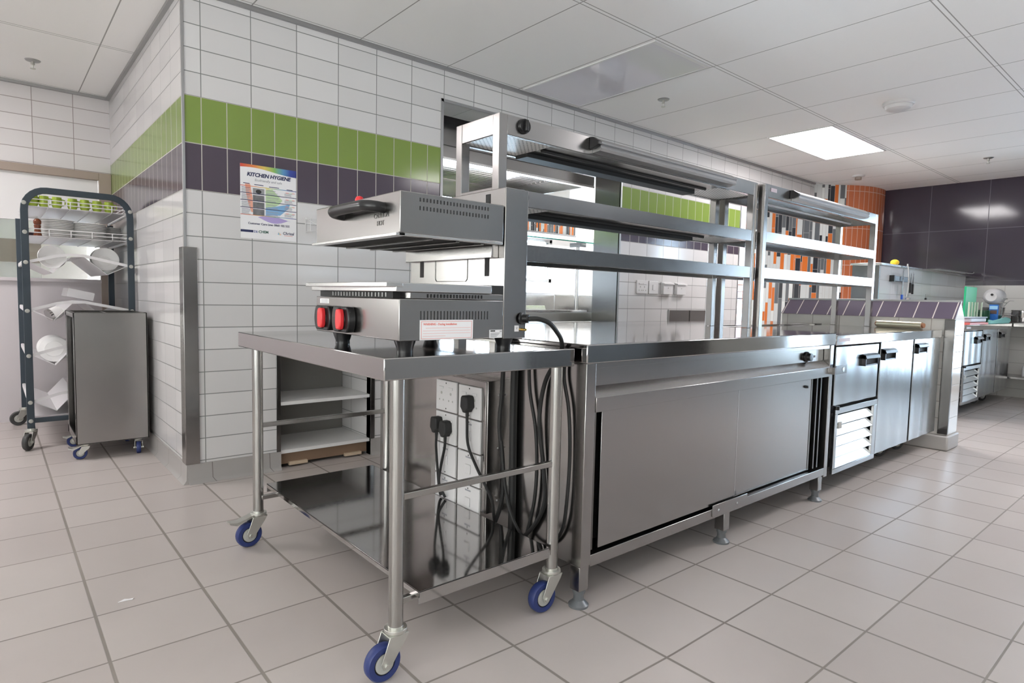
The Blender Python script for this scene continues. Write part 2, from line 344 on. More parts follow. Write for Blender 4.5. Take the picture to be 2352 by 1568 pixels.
w = B(); w.box(-4.2, 4.6, -6.6, -6.5, 0, .4); w.box(-4.2, 4.6, -6.6, -6.5, 2.3, ZC); w.box(-4.2, -4.0, -6.6, -6.5, .4, 2.3); w.box(-1.7, 4.6, -6.6, -6.5, .4, 2.3)
struct('wall_rear', w, REARW)
struct('wall_right', B().box(8.6, 8.75, -2.75, -.28, 0, ZC).box(8.6, 8.75, -6.5, -5.25, 0, ZC).box(8.6, 8.75, -5.25, -2.75, 0, .15).box(8.6, 8.75, -5.25, -2.75, 2.25, ZC).box(8.6, 8.75, -4.75, -4.30, .15, 2.25).box(8.6, 8.75, -3.85, -3.25, .15, 2.25), TFAR)  # last two strips added to break the window's reflection into streaks
# rear window added as fill light; right window lights the floor and refrigerators
f = B()
for x in (-4.0, -2.88, -1.76): f.box(x, x + .06, -6.59, -6.53, .4, 2.3)
for z in (.4, 2.24): f.box(-4.0, -1.7, -6.59, -6.53, z, z + .06)
fr = struct('added_window_1', f, GRYF)
obj('glass_pane', B().box(-3.96, -1.74, -6.565, -6.559, .44, 2.25), GLASS, fr)
f = B()
for y in (-5.25, -4.03, -2.81): f.box(8.66, 8.72, y, y + .06, .15, 2.25)
for z in (.15, 2.19): f.box(8.66, 8.72, -5.25, -2.75, z, z + .06)
fr = struct('window_5', f, GRYF); obj('glass_pane', B().box(8.688, 8.694, -5.2, -2.8, .2, 2.2), GLASS, fr)
# pier reveal clad in steel, opening trims, corner guards, skirting
struct('trim_1', B().box(3.722, 3.735, 0.005, .29, 0, 2.335), STD)
t_ = B(); t_.box(1.852, 1.872, -.006, .02, .0, 2.345); t_.box(1.852, 7.46, -.006, .0, 2.325, 2.345); t_.box(3.728, 3.745, -.006, .0, 0, 2.33); t_.box(5.722, 5.74, -.006, .29, 0, 2.33)
struct('trim_2', t_, ALU, .001)
struct('trim_3', B().box(.283, .296, -.007, .006, 1.25, ZC), ALU, .001)
struct('trim_4', B().prism([(.276, -.012), (.345, -.012), (.345, -.004), (.288, -.004), (.288, .07), (.276, .07)], 'z', .105, 1.25), ST, .002)
struct('trim_5', B().box(.27, 1.86, -.022, 0, ZC - .02, ZC).box(.268, .29, -.02, 2.45, ZC - .02, ZC).box(1.86, 7.46, -.022, 0, ZC - .02, ZC).box(-4.1, .268, 2.42, 2.45, ZC - .02, ZC), ALU, .001)
sk = [(0, 0), (-.028, 0), (-.022, .006), (-.012, .022), (-.010, .105), (0, .105)]
def skirt_mat():
    m = mat('grey_skirting_tile', (.36, .34, .325), .35); t = T(m); x, y, z = pos(m); k = ((x + y - .395) / .305).edge(.305).lt(.0025)
    setin(m, 'Base Color', mix(t, k, (.36, .34, .325), (.20, .18, .17))); return m
SKIRT = skirt_mat()
struct('baseboard_front', B().prism(sk, 'x', .29, .775).prism(sk, 'x', 1.345, 3.73), SKIRT)
struct('baseboard_left', B().prism([(.29 + a, b) for a, b in sk], 'y', -.01, 2.44), SKIRT)
struct('trim_6', B().box(.752, .775, -.008, .05, 0, NZ + .01).box(1.345, 1.37, -.008, .05, 0, NZ + .01).box(.752, 1.37, -.008, .02, NZ, NZ + .02), STD, .001)
# hatch and panelling in the left back wall
hf = B(); hf.box(.205, .289, 2.41, 2.47, 0, 1.945); hf.box(-4.1, .205, 2.41, 2.47, 1.885, 1.945)
struct('door_1', hf, BRN, .003)
struct('trim_7', B().box(-4.1, .20, 2.445, 2.475, 1.53, 1.885), mat('white_blind_panel', (.80, .78, .78), .5))
struct('trim_8', B().box(-4.1, .205, 2.43, 2.47, .0, 1.07).box(-4.1, .205, 2.40, 2.48, 1.07, 1.095), mat('white_hatch_panel', (.62, .575, .585), .35))
struct('window_2', B().box(-4.1, .205, 2.455, 2.461, 1.095, 1.53), GLASS)
struct('trim_9', B().box(-.60, -.16, 2.72, 2.78, 1.22, 1.40), BRN)
struct('trim_10', B().box(-.16, .15, 2.78, 2.80, 1.0, 1.53), mat('pale_board', (.80, .76, .72), .5))
# curved drum with orange and mosaic tile, mosaic wall, rooms seen through the passes
dr = []
for i in range(25):
    a = math.radians(-130.5 + 48 * i / 24); dr.append((8.45 + .9 * math.cos(a), .45 + .9 * math.sin(a)))
struct('wall_drum', B().prism(dr + [(8.6, .3), (8.2, .3)], 'z', 0, ZC), TORG)
p0 = Vector((7.868, -.235)); dv = Vector((-.76, .65)); nv = Vector((.65, .76)) * .12; p1 = p0 + dv * 1.22
struct('wall_mosaic', B().prism([tuple(p0), tuple(p1), tuple(p1 + nv), tuple(p0 + nv)], 'z', 0, ZC), MOSD)
struct('wall_beige', B().box(6.2, 9.6, 1.5, 1.6, 0, ZC), BEIGE)
bw = B(); YB = 4.6
bw.box(1.7, 1.9, YB, YB + .12, 0, ZC); bw.box(5.4, 5.6, YB, YB + .12, 0, ZC); bw.box(1.9, 5.4, YB, YB + .12, 0, .3); bw.box(1.9, 5.4, YB, YB + .12, 2.4, ZC); bw.box(5.6, 7.35, YB, YB + .12, 0, 1.0); bw.box(5.6, 7.35, YB, YB + .12, 1.70, ZC); bw.box(7.35, 8.45, YB, YB + .12, 0, ZC)
bw.box(8.45, 9.6, YB, YB + .12, 0, .9); bw.box(8.45, 9.6, YB, YB + .12, 2.2, ZC); bw.box(9.6, 9.7, 1.6, YB + .12, 0, ZC)
struct('wall_dining', bw, WALLW)
f = B()
for x in (5.6, 6.45, 7.29): f.box(x, x + .06, YB, YB + .05, 1.0, 1.7)
for z in (1.0, 1.32, 1.64): f.box(5.6, 7.35, YB, YB + .05, z, z + .06)
fr = struct('window_3', f, GRYF); obj('glass_pane', B().box(5.63, 7.3, YB + .02, YB + .026, 1.03, 1.66), GLASS, fr)
f = B()
for x in (1.9, 3.62, 5.34): f.box(x, x + .06, YB, YB + .05, .3, 2.4)
for z in (.3, 2.34): f.box(1.9, 5.4, YB, YB + .05, z, z + .06)
fr = struct('added_window_7', f, GRYF); obj('glass_pane', B().box(1.94, 5.36, YB + .02, YB + .026, .34, 2.36), GLASS, fr)  # hidden window added to throw light onto the kitchen ceiling
f = B(); f.box(8.45, 8.53, YB, YB + .05, .9, 2.2); f.box(9.52, 9.6, YB, YB + .05, .9, 2.2)
fr = struct('window_4', f, GRYF); obj('glass_pane', B().box(8.5, 9.55, YB + .02, YB + .026, .95, 2.15), GLASS, fr)
bk = struct('wall_bulkhead', B().box(3.4, 5.87, 2.6, 3.3, 1.925, 2.12), MOSX)
obj('plaster_top', B().box(3.4, 5.80, 2.66, 3.3, 2.12, ZC), WALLW, bk); obj('soffit_rim', B().box(3.39, 5.885, 2.59, 3.31, 1.90, 1.925), ALU, bk)
# tiled half walls
ph = B().box(4.69, 4.93, -2.26, -1.02, 0, .945)
pw = struct('wall_pony', ph, TPONY)
obj('cap_end', B().prism([(4.69, .945), (4.93, .945), (4.81, 1.062)], 'y', -2.26, -1.02), TPONY, pw)
obj('cap_tiles', B().prism([(4.675, .945), (4.69, .945), (4.81, 1.062), (4.81, 1.075)], 'y', -2.265, -1.02), TCAP, pw)
obj('ridge_trim', B().box(4.798, 4.822, -2.262, -1.02, 1.060, 1.078), ALU, pw, .002)
obj('corner_guard', B().prism([(4.676, -2.268), (4.698, -2.268), (4.698, -2.26), (4.69, -2.26), (4.69, -2.205), (4.676, -2.205)], 'z', .12, .94), STD, pw, .002)
obj('skirting', B().box(4.672, 4.945, -2.275, -1.02, 0, .11), COVE, pw, .012)
sw = struct('wall_screen', B().box(5.80, 8.6, -1.38, -1.15, 0, 1.405), TSCREEN)
obj('steel_cap', B().box(5.78, 8.6, -1.40, -1.13, 1.405, 1.425), STL, sw, .002)
obj('end_panel', B().box(5.775, 5.80, -1.385, -1.15, 0, 1.405), STD, sw, .002)
# ------------------------------------------------------------------ lit ceiling panels
def lamp_panel(x0, x1, y0, y1, lab, grp=None):
    t = thing('ceiling_light', lab, 'light', ((x0 + x1) / 2, (y0 + y1) / 2, ZC - .012), grp)
    obj('light_frame', B().box(x0 - .015, x1 + .015, y0 - .015, y0, ZC - .008, ZC).box(x0 - .015, x1 + .015, y1, y1 + .015, ZC - .008, ZC).box(x0 - .015, x0, y0, y1, ZC - .008, ZC).box(x1, x1 + .015, y0, y1, ZC - .008, ZC), WHT, t)
    obj('diffuser', B().box(x0, x1, y0, y1, ZC - .006, ZC - .001), PANEL, t); return t
lamp_panel(5.03, 6.235, -1.20, -.65, 'lit white ceiling panel light above the serving counter')
for x, y in ((-2.3, .9), (3.7, -3.75)):  # lamps out of view, added as fill for floor and left side
    lamp_panel(x, x + 1.2, y, y + .56, 'unseen ceiling panel light added to brighten the kitchen', 'added unseen ceiling lights')
for x, y in ((2.6, .7), (4.0, 3.5), (7.0, 3.2)):  # unseen lamps added to keep the room behind bright
    lamp_panel(x, x + 1.2, y, y + .56, 'unseen ceiling panel light added to brighten the room beyond the pass', 'added ceiling lights beyond the pass')
# ------------------------------------------------------------------ wheeled steel table
t = thing('work_table', 'wheeled stainless steel table with open undershelf under the red-knobbed grill', 'table', (.60, -1.60, 0))
TZ = .866
b = B(); b.box(.26, .945, -2.165, -.98, TZ - .058, TZ); tt = obj('tabletop', b, STP, t, .003)
LEG = {}
for k_, (x, y) in enumerate(((.322, -2.125), (.322, -1.015), (.905, -2.125), (.905, -1.015))):
    lg = obj('leg', B().cyl((x, y, .128), (x, y, TZ - .058), .020, 28), TUBE, t); LEG[k_] = lg
    caster(lg, (x, y), .140, .050, math.pi + (.0, .06, -.05, .3)[k_], BLUE, ZINC, brake=k_ in (1,))
obj('cross_rail', B().box(.33, .90, -2.134, -2.116, .480, .498), TUBE, t, .002)
obj('cross_rail', B().box(.33, .90, -1.024, -1.006, .480, .498), TUBE, t, .002)
obj('shelf_bearer', B().box(.33, .90, -2.121, -2.105, .186, .204), TUBE, t, .002); obj('shelf_bearer', B().box(.33, .90, -1.036, -1.02, .186, .204), TUBE, t, .002)
u = B(); u.box(.384, .878, -2.142, -.93, .214, .218); u.box(.384, .878, -2.142, -2.139, .182, .218); u.box(.384, .878, -.933, -.93, .182, .218); u.box(.384, .387, -2.142, -.93, .200, .218); u.box(.875, .878, -2.142, -.93, .200, .218)
obj('undershelf', u, STP, t, .001)
# ------------------------------------------------------------------ salamander grill
g = thing('salamander_grill', 'stainless grill with raised hood, black handle and two red knobs on the wheeled table', 'grill', (.56, -1.80, TZ))
X0, X1, X2, Y0, Y1 = .35, .712, .806, -2.08, -1.532
obj('base_housing', B().box(X0, X1, Y0, Y1, .900, 1.015), ST, g, .0025)
v = B(); v.box(X0 + .035, X1, Y0 + .002, Y1 - .002, 1.016, 1.033); obj('vent_band', v, ST, g, .001)
obj('vent_recess', B().box(X0 + .012, X0 + .036, Y0 + .055, Y1 - .005, 1.0155, 1.034), BLKM, g)
sl = B()
for i in range(18): y = Y0 + .09 + i * .0205; sl.box(X0 + .010, X0 + .0125, y, y + .004, 1.019, 1.031)
obj('recess_slots', sl, ALU, g)
def slots(n, xa, xb, z0, z1, par, w_=.0035):
    q = B()
    for i in range(n): x = xa + (xb - xa) * i / (n - 1); q.box(x - w_ / 2, x + w_ / 2, Y0 - .0008, Y0 + .0005, z0, z1)
    return obj('vent_slots', q, BLKM, par)
slots(22, .418, .651, .958, .982, g, .003); slots(18, .441, .629, 1.019, 1.029, g, .003)
tr = B(); tr.box(X0 - .012, .663, Y0 - .004, Y1 + .01, 1.034, 1.058); tr.box(X0 - .05, X0 + .0, -2.10, -1.566, 1.046, 1.058); obj('drip_tray', tr, STL, g, .0015)
obj('tray_gap_shade', B().box(.664, X1 + .001, Y0 + .002, Y1, 1.034, 1.060), BLKM, g)  # black block stands for the shade between tray and column
col = B(); col.box(X1 + .001, X2, Y0, Y1, .897, 1.358); cl = obj('rear_column', col, ST, g, .0025)
for y in (Y0 + .075, Y1 - .09): obj('lift_slot', B().box(X1 - .0005, X1 + .002, y, y + .022, 1.09, 1.345), BLKM, g)
pn = B(); ya, yb, za, zb = -1.89, -1.70, 1.075, 1.15
pn.tube([(X1, ya, zb + .02), (X1, ya, za + .008), (X1, ya + .008, za), (X1, yb - .008, za), (X1, yb, za + .008), (X1, yb, zb + .02)], .0016, 6, 1); obj('embossed_panel', pn, STD, g)
hd = B(); hd.box(X0 - .0, X1 - .005, Y0, Y1, 1.190, 1.302); h = obj('heater_hood', hd, ST, g, .0025)
hl = B(); hl.box(X0 - .004, X1 - .01, Y0 - .004, Y0 + .012, 1.183, 1.190); hl.box(X0 - .004, X1 - .01, Y1 - .012, Y1 + .004, 1.183, 1.190); hl.box(X0 - .014, X0 + .014, Y0 - .004, Y1 + .004, 1.182, 1.190); obj('hood_lip', hl, STL, g, .001)
obj('burner_grid', B().box(X0 + .014, X1 - .012, Y0 + .012, Y1 - .012, 1.184, 1.1895), DARK, g)
bb = B()
for x in (.45, .54, .63): bb.box(x, x + .012, Y0 + .012, Y1 - .012, 1.179, 1.184)
obj('burner_bars', bb, STD, g)
obj('lift_carriage', B().box(.685, X1 + .0005, Y0 + .03, Y1 - .01, 1.145, 1.192), ST, g, .0015)
slots(22, .412, .646, 1.279, 1.289, h); slots(22, .412, .646, 1.256, 1.2665, h)
hb = B(); hz = 1.268
hb.tube([(X0 + .002, -1.735, hz - .004), (X0 - .022, -1.737, hz - .002), (X0 - .038, -1.750, hz), (X0 - .044, -1.78, hz + .002), (X0 - .044, -1.93, hz + .002), (X0 - .040, -1.965, hz), (X0 - .024, -1.985, hz - .002), (X0 + .002, -1.988, hz - .004)], .0155, 16, 5)
obj('carry_handle', hb, BLK, g)
il = B().lathe([(.013, 0), (.013, .008), (.009, .015), (0, .018)], (.372, -1.80, 1.302)); label(obj('pilot_lamp', il, RED, g), 'small red pilot lamp')
text('caution_text', 'CAUTION', .019, STD, h, (X0 - .0006, -1.935, 1.238), (0, -1, 0), (0, 0, 1), space=1.0); text('caution_text', 'HOT', .019, STD, h, (X0 - .0006, -1.953, 1.217), (0, -1, 0), (0, 0, 1))
for y in (-1.634, -1.768):   # knobs: wide black bezel, red grip
    R = .060; c_ = (X0, y, .947); p = B()
    pts = [(R * math.cos(a), R * math.sin(a)) for a in [math.radians(d) for d in range(0, 360, 10)]]
    pts = [(py, max(-.039, min(.039, pz))) for py, pz in pts]
    p.prism([(y + py, .947 + pz) for py, pz in pts], 'x', X0 - .026, X0 - .0005); bz = obj('knob_bezel', p, BLK, g, .004)
    ds = B().lathe([(.036, 0), (.033, .005), (0, .006)], (X0 - .026, y, .947), d=(-1, 0, 0)); obj('knob_dial', ds, BLK, bz)
    y -= .020; kb = B(); kb.prism([(y - .0115, .917), (y + .0115, .917), (y + .017, .930), (y + .018, .947), (y + .017, .965), (y + .0115, .979), (y - .0115, .979), (y - .017, .965), (y - .018, .947), (y - .017, .930)], 'x', X0 - .043, X0 - .027)
    label(obj('knob_grip', kb, RED, bz, .004), 'red knob grip')
for x, y in ((.385, -1.66), (.395, -2.035), (.757, -2.03), (.757, -1.605)):
    label(obj('rubber_foot', B().lathe([(.023, TZ), (.0225, TZ + .008), (.031, .899)], (x, y, 0), seg=24), BLK, g), 'black rubber foot')
wl = B().box(.415, .597, Y0 - .001, Y0, .901, .957); wl = label(obj('warning_label', wl, PAPER, g), 'white warning label with red print')
fr = B(); a0, a1, z0, z1 = .4195, .5925, .9045, .9535
fr.box(a0, a1, Y0 - .0014, Y0 - .001, z1 - .001, z1).box(a0, a1, Y0 - .0014, Y0 - .001, z0, z0 + .001).box(a0, a0 + .001, Y0 - .0014, Y0 - .001, z0, z1).box(a1 - .001, a1, Y0 - .0014, Y0 - .001, z0, z1)
obj('label_border', fr, RINK, wl); text('label_heading', 'WARNING - During installation:', .0085, RINK, wl, (.426, Y0 - .0011, .9425), (1, 0, 0), (0, 0, 1), off=.0002)
ln = B()
for i, (xa, xb) in enumerate(((.434, .588), (.425, .588), (.425, .588), (.425, .500))): ln.box(xa, xb, Y0 - .0013, Y0 - .001, .9335 - i * .0075, .9355 - i * .0075)
obj('label_lines', ln, mat('label_pink_print', (.80, .60, .58), .6), wl)
dp = label(obj('rating_plate', B().box(.6595, .7085, Y0 - .001, Y0, .9015, .926), PAPER, g), 'small white rating plate with CE mark')
ln = B().box(.663, .681, Y0 - .0013, Y0 - .001, .9205, .9245)
for i in range(4): ln.box(.663, .70 - .004 * i, Y0 - .0013, Y0 - .001, .9155 - i * .0034, .9165 - i * .0034)
obj('plate_print', ln, BKINK, dp); text('plate_print', 'CE', .006, BKINK, dp, (.699, Y0 - .0011, .919), (1, 0, 0), (0, 0, 1))
ws = label(obj('warning_sticker', B().box(X0 - .001, X0, -1.633, -1.565, .993, 1.008), PAPER, g), 'small white sticker above the knobs')
ln = B()
for i in range(3): ln.box(X0 - .0013, X0 - .001, -1.625, -1.575, .995 + i * .004, .9965 + i * .004)
obj('sticker_print', ln, GRINK, ws)
es = label(obj('earth_sticker', B().box(.759, .776, Y0 - .001, Y0, .919, .938), PAPER, g), 'white square sticker'); obj('sticker_mark', B().prism([(.764, .933), (.7675, .925), (.771, .933), (.7695, .933), (.7675, .928), (.7655, .933)], 'y', Y0 - .0014, Y0 - .001), GRINK, es)
label(obj('earth_stud', B().lathe([(.0045, 0), (.0045, .006), (.003, .006), (.003, .016), (.0045, .016), (.0045, .020), (0, .020)], (.789, Y0, .925), d=(0, -1, 0), seg=12), BRASS, g), 'brass earth stud')
obj('cable_gland', B().lathe([(.019, 0), (.019, .006), (.013, .008), (.013, .024), (.010, .028)], (.787, Y0, .960), d=(.35, -1, 0)), BLK, g)
tag(obj('power_cable', B().tube([(.796, Y0 - .026, .960), (.812, Y0 - .050, .960), (.85, Y0 - .06, .948), (.90, Y0 - .045, .918), (.938, Y0 - .03, .885), (.954, Y0 - .01, .84), (.955, -2.02, .74), (.950, -2.0, .60), (.956, -2.02, .45), (.957, -2.03, .32), (.952, -1.98, .22), (.93, -1.92, .155), (.88, -1.86, .13), (.80, -1.72, .14)], .0075, 10), CABLE), 'thick black cable from the grill column drooping over the table edge', 'cable')
# ------------------------------------------------------------------ hot cupboard
c = thing('hot_cupboard', 'stainless steel hot cupboard counter with two sliding doors and a black dial', 'counter', (1.90, -1.80, 0))
CT = .880; YF = -2.20
obj('worktop', B().box(.962, 2.852, YF - .004, -1.395, CT - .062, CT), STP, c, .004)
obj('end_panel', B().box(.968, .974, YF + .02, -1.40, .142, CT - .062), ST, c); obj('end_panel', B().box(2.836, 2.842, YF + .02, -1.40, .142, CT - .062), ST, c)
obj('corner_post', B().box(.966, 1.012, YF, YF + .045, .142, CT - .062), ST, c, .002); obj('corner_post', B().box(2.806, 2.844, YF, YF + .045, .125, CT - .062), ST, c, .002)
obj('control_panel', B().box(1.012, 2.735, -2.168, -2.16, .70, .815), ST, c, .001); obj('panel_reveal', B().box(2.735, 2.80, -2.165, -2.10, .66, .818), STD, c)
obj('panel_rim', B().box(1.012, 2.802, YF + .004, -2.17, .800, .818), ST, c, .001)
obj('ledge', B().prism([(-2.168, .738), (-2.204, .704), (-2.204, .656), (-2.160, .656), (-2.160, .738)], 'x', 1.013, 2.803), ST, c, .0015)
obj('cupboard_body', B().box(.98, 2.83, -2.12, -1.41, .185, .80), DARK, c)
obj('door_track', B().box(1.013, 1.035, -2.185, -2.13, .185, .66).box(2.70, 2.712, -2.185, -2.15, .185, .655).box(2.745, 2.757, -2.185, -2.13, .185, .655), STD, c)
obj('sliding_door', B().box(1.056, 1.926, -2.192, -2.180, .188, .662), ST, c, .0015)
d2 = obj('sliding_door', B().box(1.90, 2.672, -2.174, -2.162, .182, .662), ST, c, .0015); obj('bump_stop', B().lathe([(.008, 0), (.006, .012), (0, .013)], (2.60, -2.174, .615), d=(0, -1, 0), seg=12), BLK, d2)
obj('door_edge', B().box(1.9265, 1.9295, -2.1925, -2.179, .188, .662), STL, c); obj('door_edge', B().box(2.660, 2.673, -2.176, -2.14, .182, .660), STD, c)
obj('bottom_rail', B().box(1.012, 2.806, YF, -2.14, .136, .176), ST, c, .002)
rc = obj('rail_clip', B().box(1.745, 2.02, YF - .004, YF, .146, .193), ST, c, .001)
for x in (1.79, 1.935): obj('clip_screw', B().lathe([(.006, 0), (.004, .003), (0, .004)], (x, YF - .004, .166), d=(0, -1, 0), seg=12), ALU, rc)
obj('base_tray', B().box(1.0, 2.81, -2.14, -1.41, .142, .150), STD, c)
dl = B().lathe([(.026, 0), (.026, .006), (.020, .010), (.019, .026), (0, .027)], (2.60, -2.168, .764), d=(0, -1, 0)); dk = label(obj('dial', dl, BLK, c), 'black control dial'); obj('dial_marks', B().box(2.65, 2.70, -2.1685, -2.168, .757, .768), GRINK, dk)
for x, y in ((.99, -2.172), (1.875, -2.172), (2.782, -2.172), (.99, -1.45), (1.875, -1.45), (2.782, -1.45)):
    lg = obj('leg', B().box(x - .022, x + .022, y - .022, y + .022, .058, .142), ST, c, .002)
    obj('levelling_foot', B().lathe([(.034, 0), (.034, .007), (.018, .022), (.017, .040), (.022, .050), (.022, .060)], (x, y, 0), seg=24), mat('grey_foot', (.16, .17, .18), .35, .3) if (x, y) == (.99, -2.172) else bpy.data.materials['grey_foot'], lg)
br = B(); br.box(2.775, 2.812, YF - .0035, YF - .0005, .668, .705); br.box(2.80, 2.812, YF - .028, YF - .0005, .668, .705); br.box(2.812, 2.95, YF - .028, YF - .025, .668, .712); bk_ = obj('lock_bracket', br, STD, c, .001)
for x, y in ((2.79, YF - .0036), (2.905, YF - .0285)): obj('bracket_hole', B().lathe([(.0125, 0), (.0125, .001), (0, .001)], (x, y, .690), d=(0, -1, 0), seg=20), STL, bk_)
# rear counter standing back to back with it
r = thing('rear_counter', 'stainless counter standing behind the hot cupboard with its end towards the table', 'counter', (1.9, -1.1, 0))
obj('worktop', B().box(.962, 4.62, -1.385, -.80, CT - .055, CT - .004), STP, r, .003)
obj('cupboard_body', B().box(.97, 4.60, -1.378, -.83, .14, CT - .056), ST, r, .002)
for x in (1.0, 2.3, 4.5):
    for y in (-1.34, -.87): obj('leg', B().cyl((x, y, 0), (x, y, .14), .02), ST, r)
# ------------------------------------------------------------------ over-counter gantries
def gantry(lab, x0, x1, yf, yb, zb, heated, lx0, lx1):
    t = thing('gantry_shelf', lab, 'shelf', ((x0 + x1) / 2, (yf + yb) / 2, zb)); P = .040
    ZT = 1.715
    for x in (x0, x1 - P):
        for y in (yf, yb - P): obj('post', B().box(x, x + P, y, y + P, zb, ZT), ST, t, .002)
    for nm, z0, z1 in (('top_shelf', 1.640, ZT), ('middle_shelf', 1.380, 1.443), ('lower_shelf', 1.170, 1.234)):
        b = B(); a = .002
        b.box(x0 + P, x1 - P, yf + .001, yf + .004, z0, z1); b.box(x0 + P, x1 - P, yb - .004, yb - .001, z0, z1)
        b.box(x0 + .001, x0 + .004, yf + P, yb - P, z0, z1); b.box(x1 - .004, x1 - .001, yf + P, yb - P, z0, z1)
        b.box(x0 + P, x1 - P, yf + .001, yf + .022, z0, z0 + .003); b.box(x0 + P, x1 - P, yb - .022, yb - .001, z0, z0 + .003)
        b.box(x0 + .004, x1 - .004, yf + .004, yb - .004, z1 - .006, z1 - .001)
        s_ = obj(nm, b, ST, t, .0012)
        if heated and nm != 'lower_shelf':
            obj('perforated_panel', B().box(x0 + .02, x0 + .30, yf + .022, yb - .022, z0 + .004, z0 + .006), PERF, s_)
            obj('perforated_panel', B().box(x1 - .36, x1 - .02, yf + .022, yb - .022, z0 + .004, z0 + .006), PERF, s_)
            e = B(); e.box(x0 + .30, x1 - .36, yb - .10, yb - .022, z0 - .012, z0 + .03); obj('heater_housing', e, BLKM, s_, .002)
            obj('reflector', B().prism([(yf + .06, z0 + .04), (yf + .16, z0 + .04), (yb - .10, z0 + .004), (yf + .022, z0 + .004)], 'x', x0 + .302, x1 - .362), STD, s_)
            e = B(); e.cyl((x0 + .31, yf + .10, z0 + .001), (x1 - .38, yf + .10, z0 + .001), .006, 12); obj('heater_tube', e, DARK, s_)
            d = B().lathe([(.029, 0), (.028, .010), (.026, .014), (0, .014)], (x0 + .118, yf, z0 + (.044 if nm == 'top_shelf' else .036)), d=(0, -1, 0)); dk = label(obj('dial', d, BLK, s_), 'black dial')
            cz = z0 + (.044 if nm == 'top_shelf' else .036); obj('dial_grip', B().box(x0 + .111, x0 + .125, yf - .026, yf - .012, cz - .022, cz + .022), BLK, dk, .003)
        elif nm == 'top_shelf':
            obj('lamp_tube', B().cyl((x0 + .1, yf + .12, z0 - .004), (x1 - .2, yf + .12, z0 - .004), .008, 12), WHT, s_)
    f = B(); yq = yf
    f.prism([(yq, 1.712), (yq - .018, 1.709), (yq - .046, 1.690), (yq - .050, 1.682), (yq - .042, 1.678), (yq - .048, 1.664), (yq - .040, 1.654), (yq, 1.650)], 'x', lx0, lx1)
    st = obj('strip_light', f, ALU, t, 0, False)
    e = B().prism([(yq, 1.714), (yq - .020, 1.711), (yq - .052, 1.690), (yq - .052, 1.676), (yq - .020, 1.664), (yq, 1.664)], 'x', lx0 - .022, lx0); obj('end_cap', e, BLK, st, .002)
    return t
g1 = gantry('long stainless heated gantry standing on the hot cupboard behind the grill', .985, 2.905, -1.705, -1.425, CT, True, 1.50, 2.59)
g2 = gantry('shorter gantry shelf with plain shelves standing on the three door refrigerator', 2.935, 4.665, -1.735, -1.445, .868, False, 3.26, 4.36)
o_ = label(obj('maker_plate', B().box(3.0, 3.07, -1.7365, -1.735, 1.675, 1.697), mat('lilac_plate', (.55, .46, .50), .5), g2), 'small lilac plate')
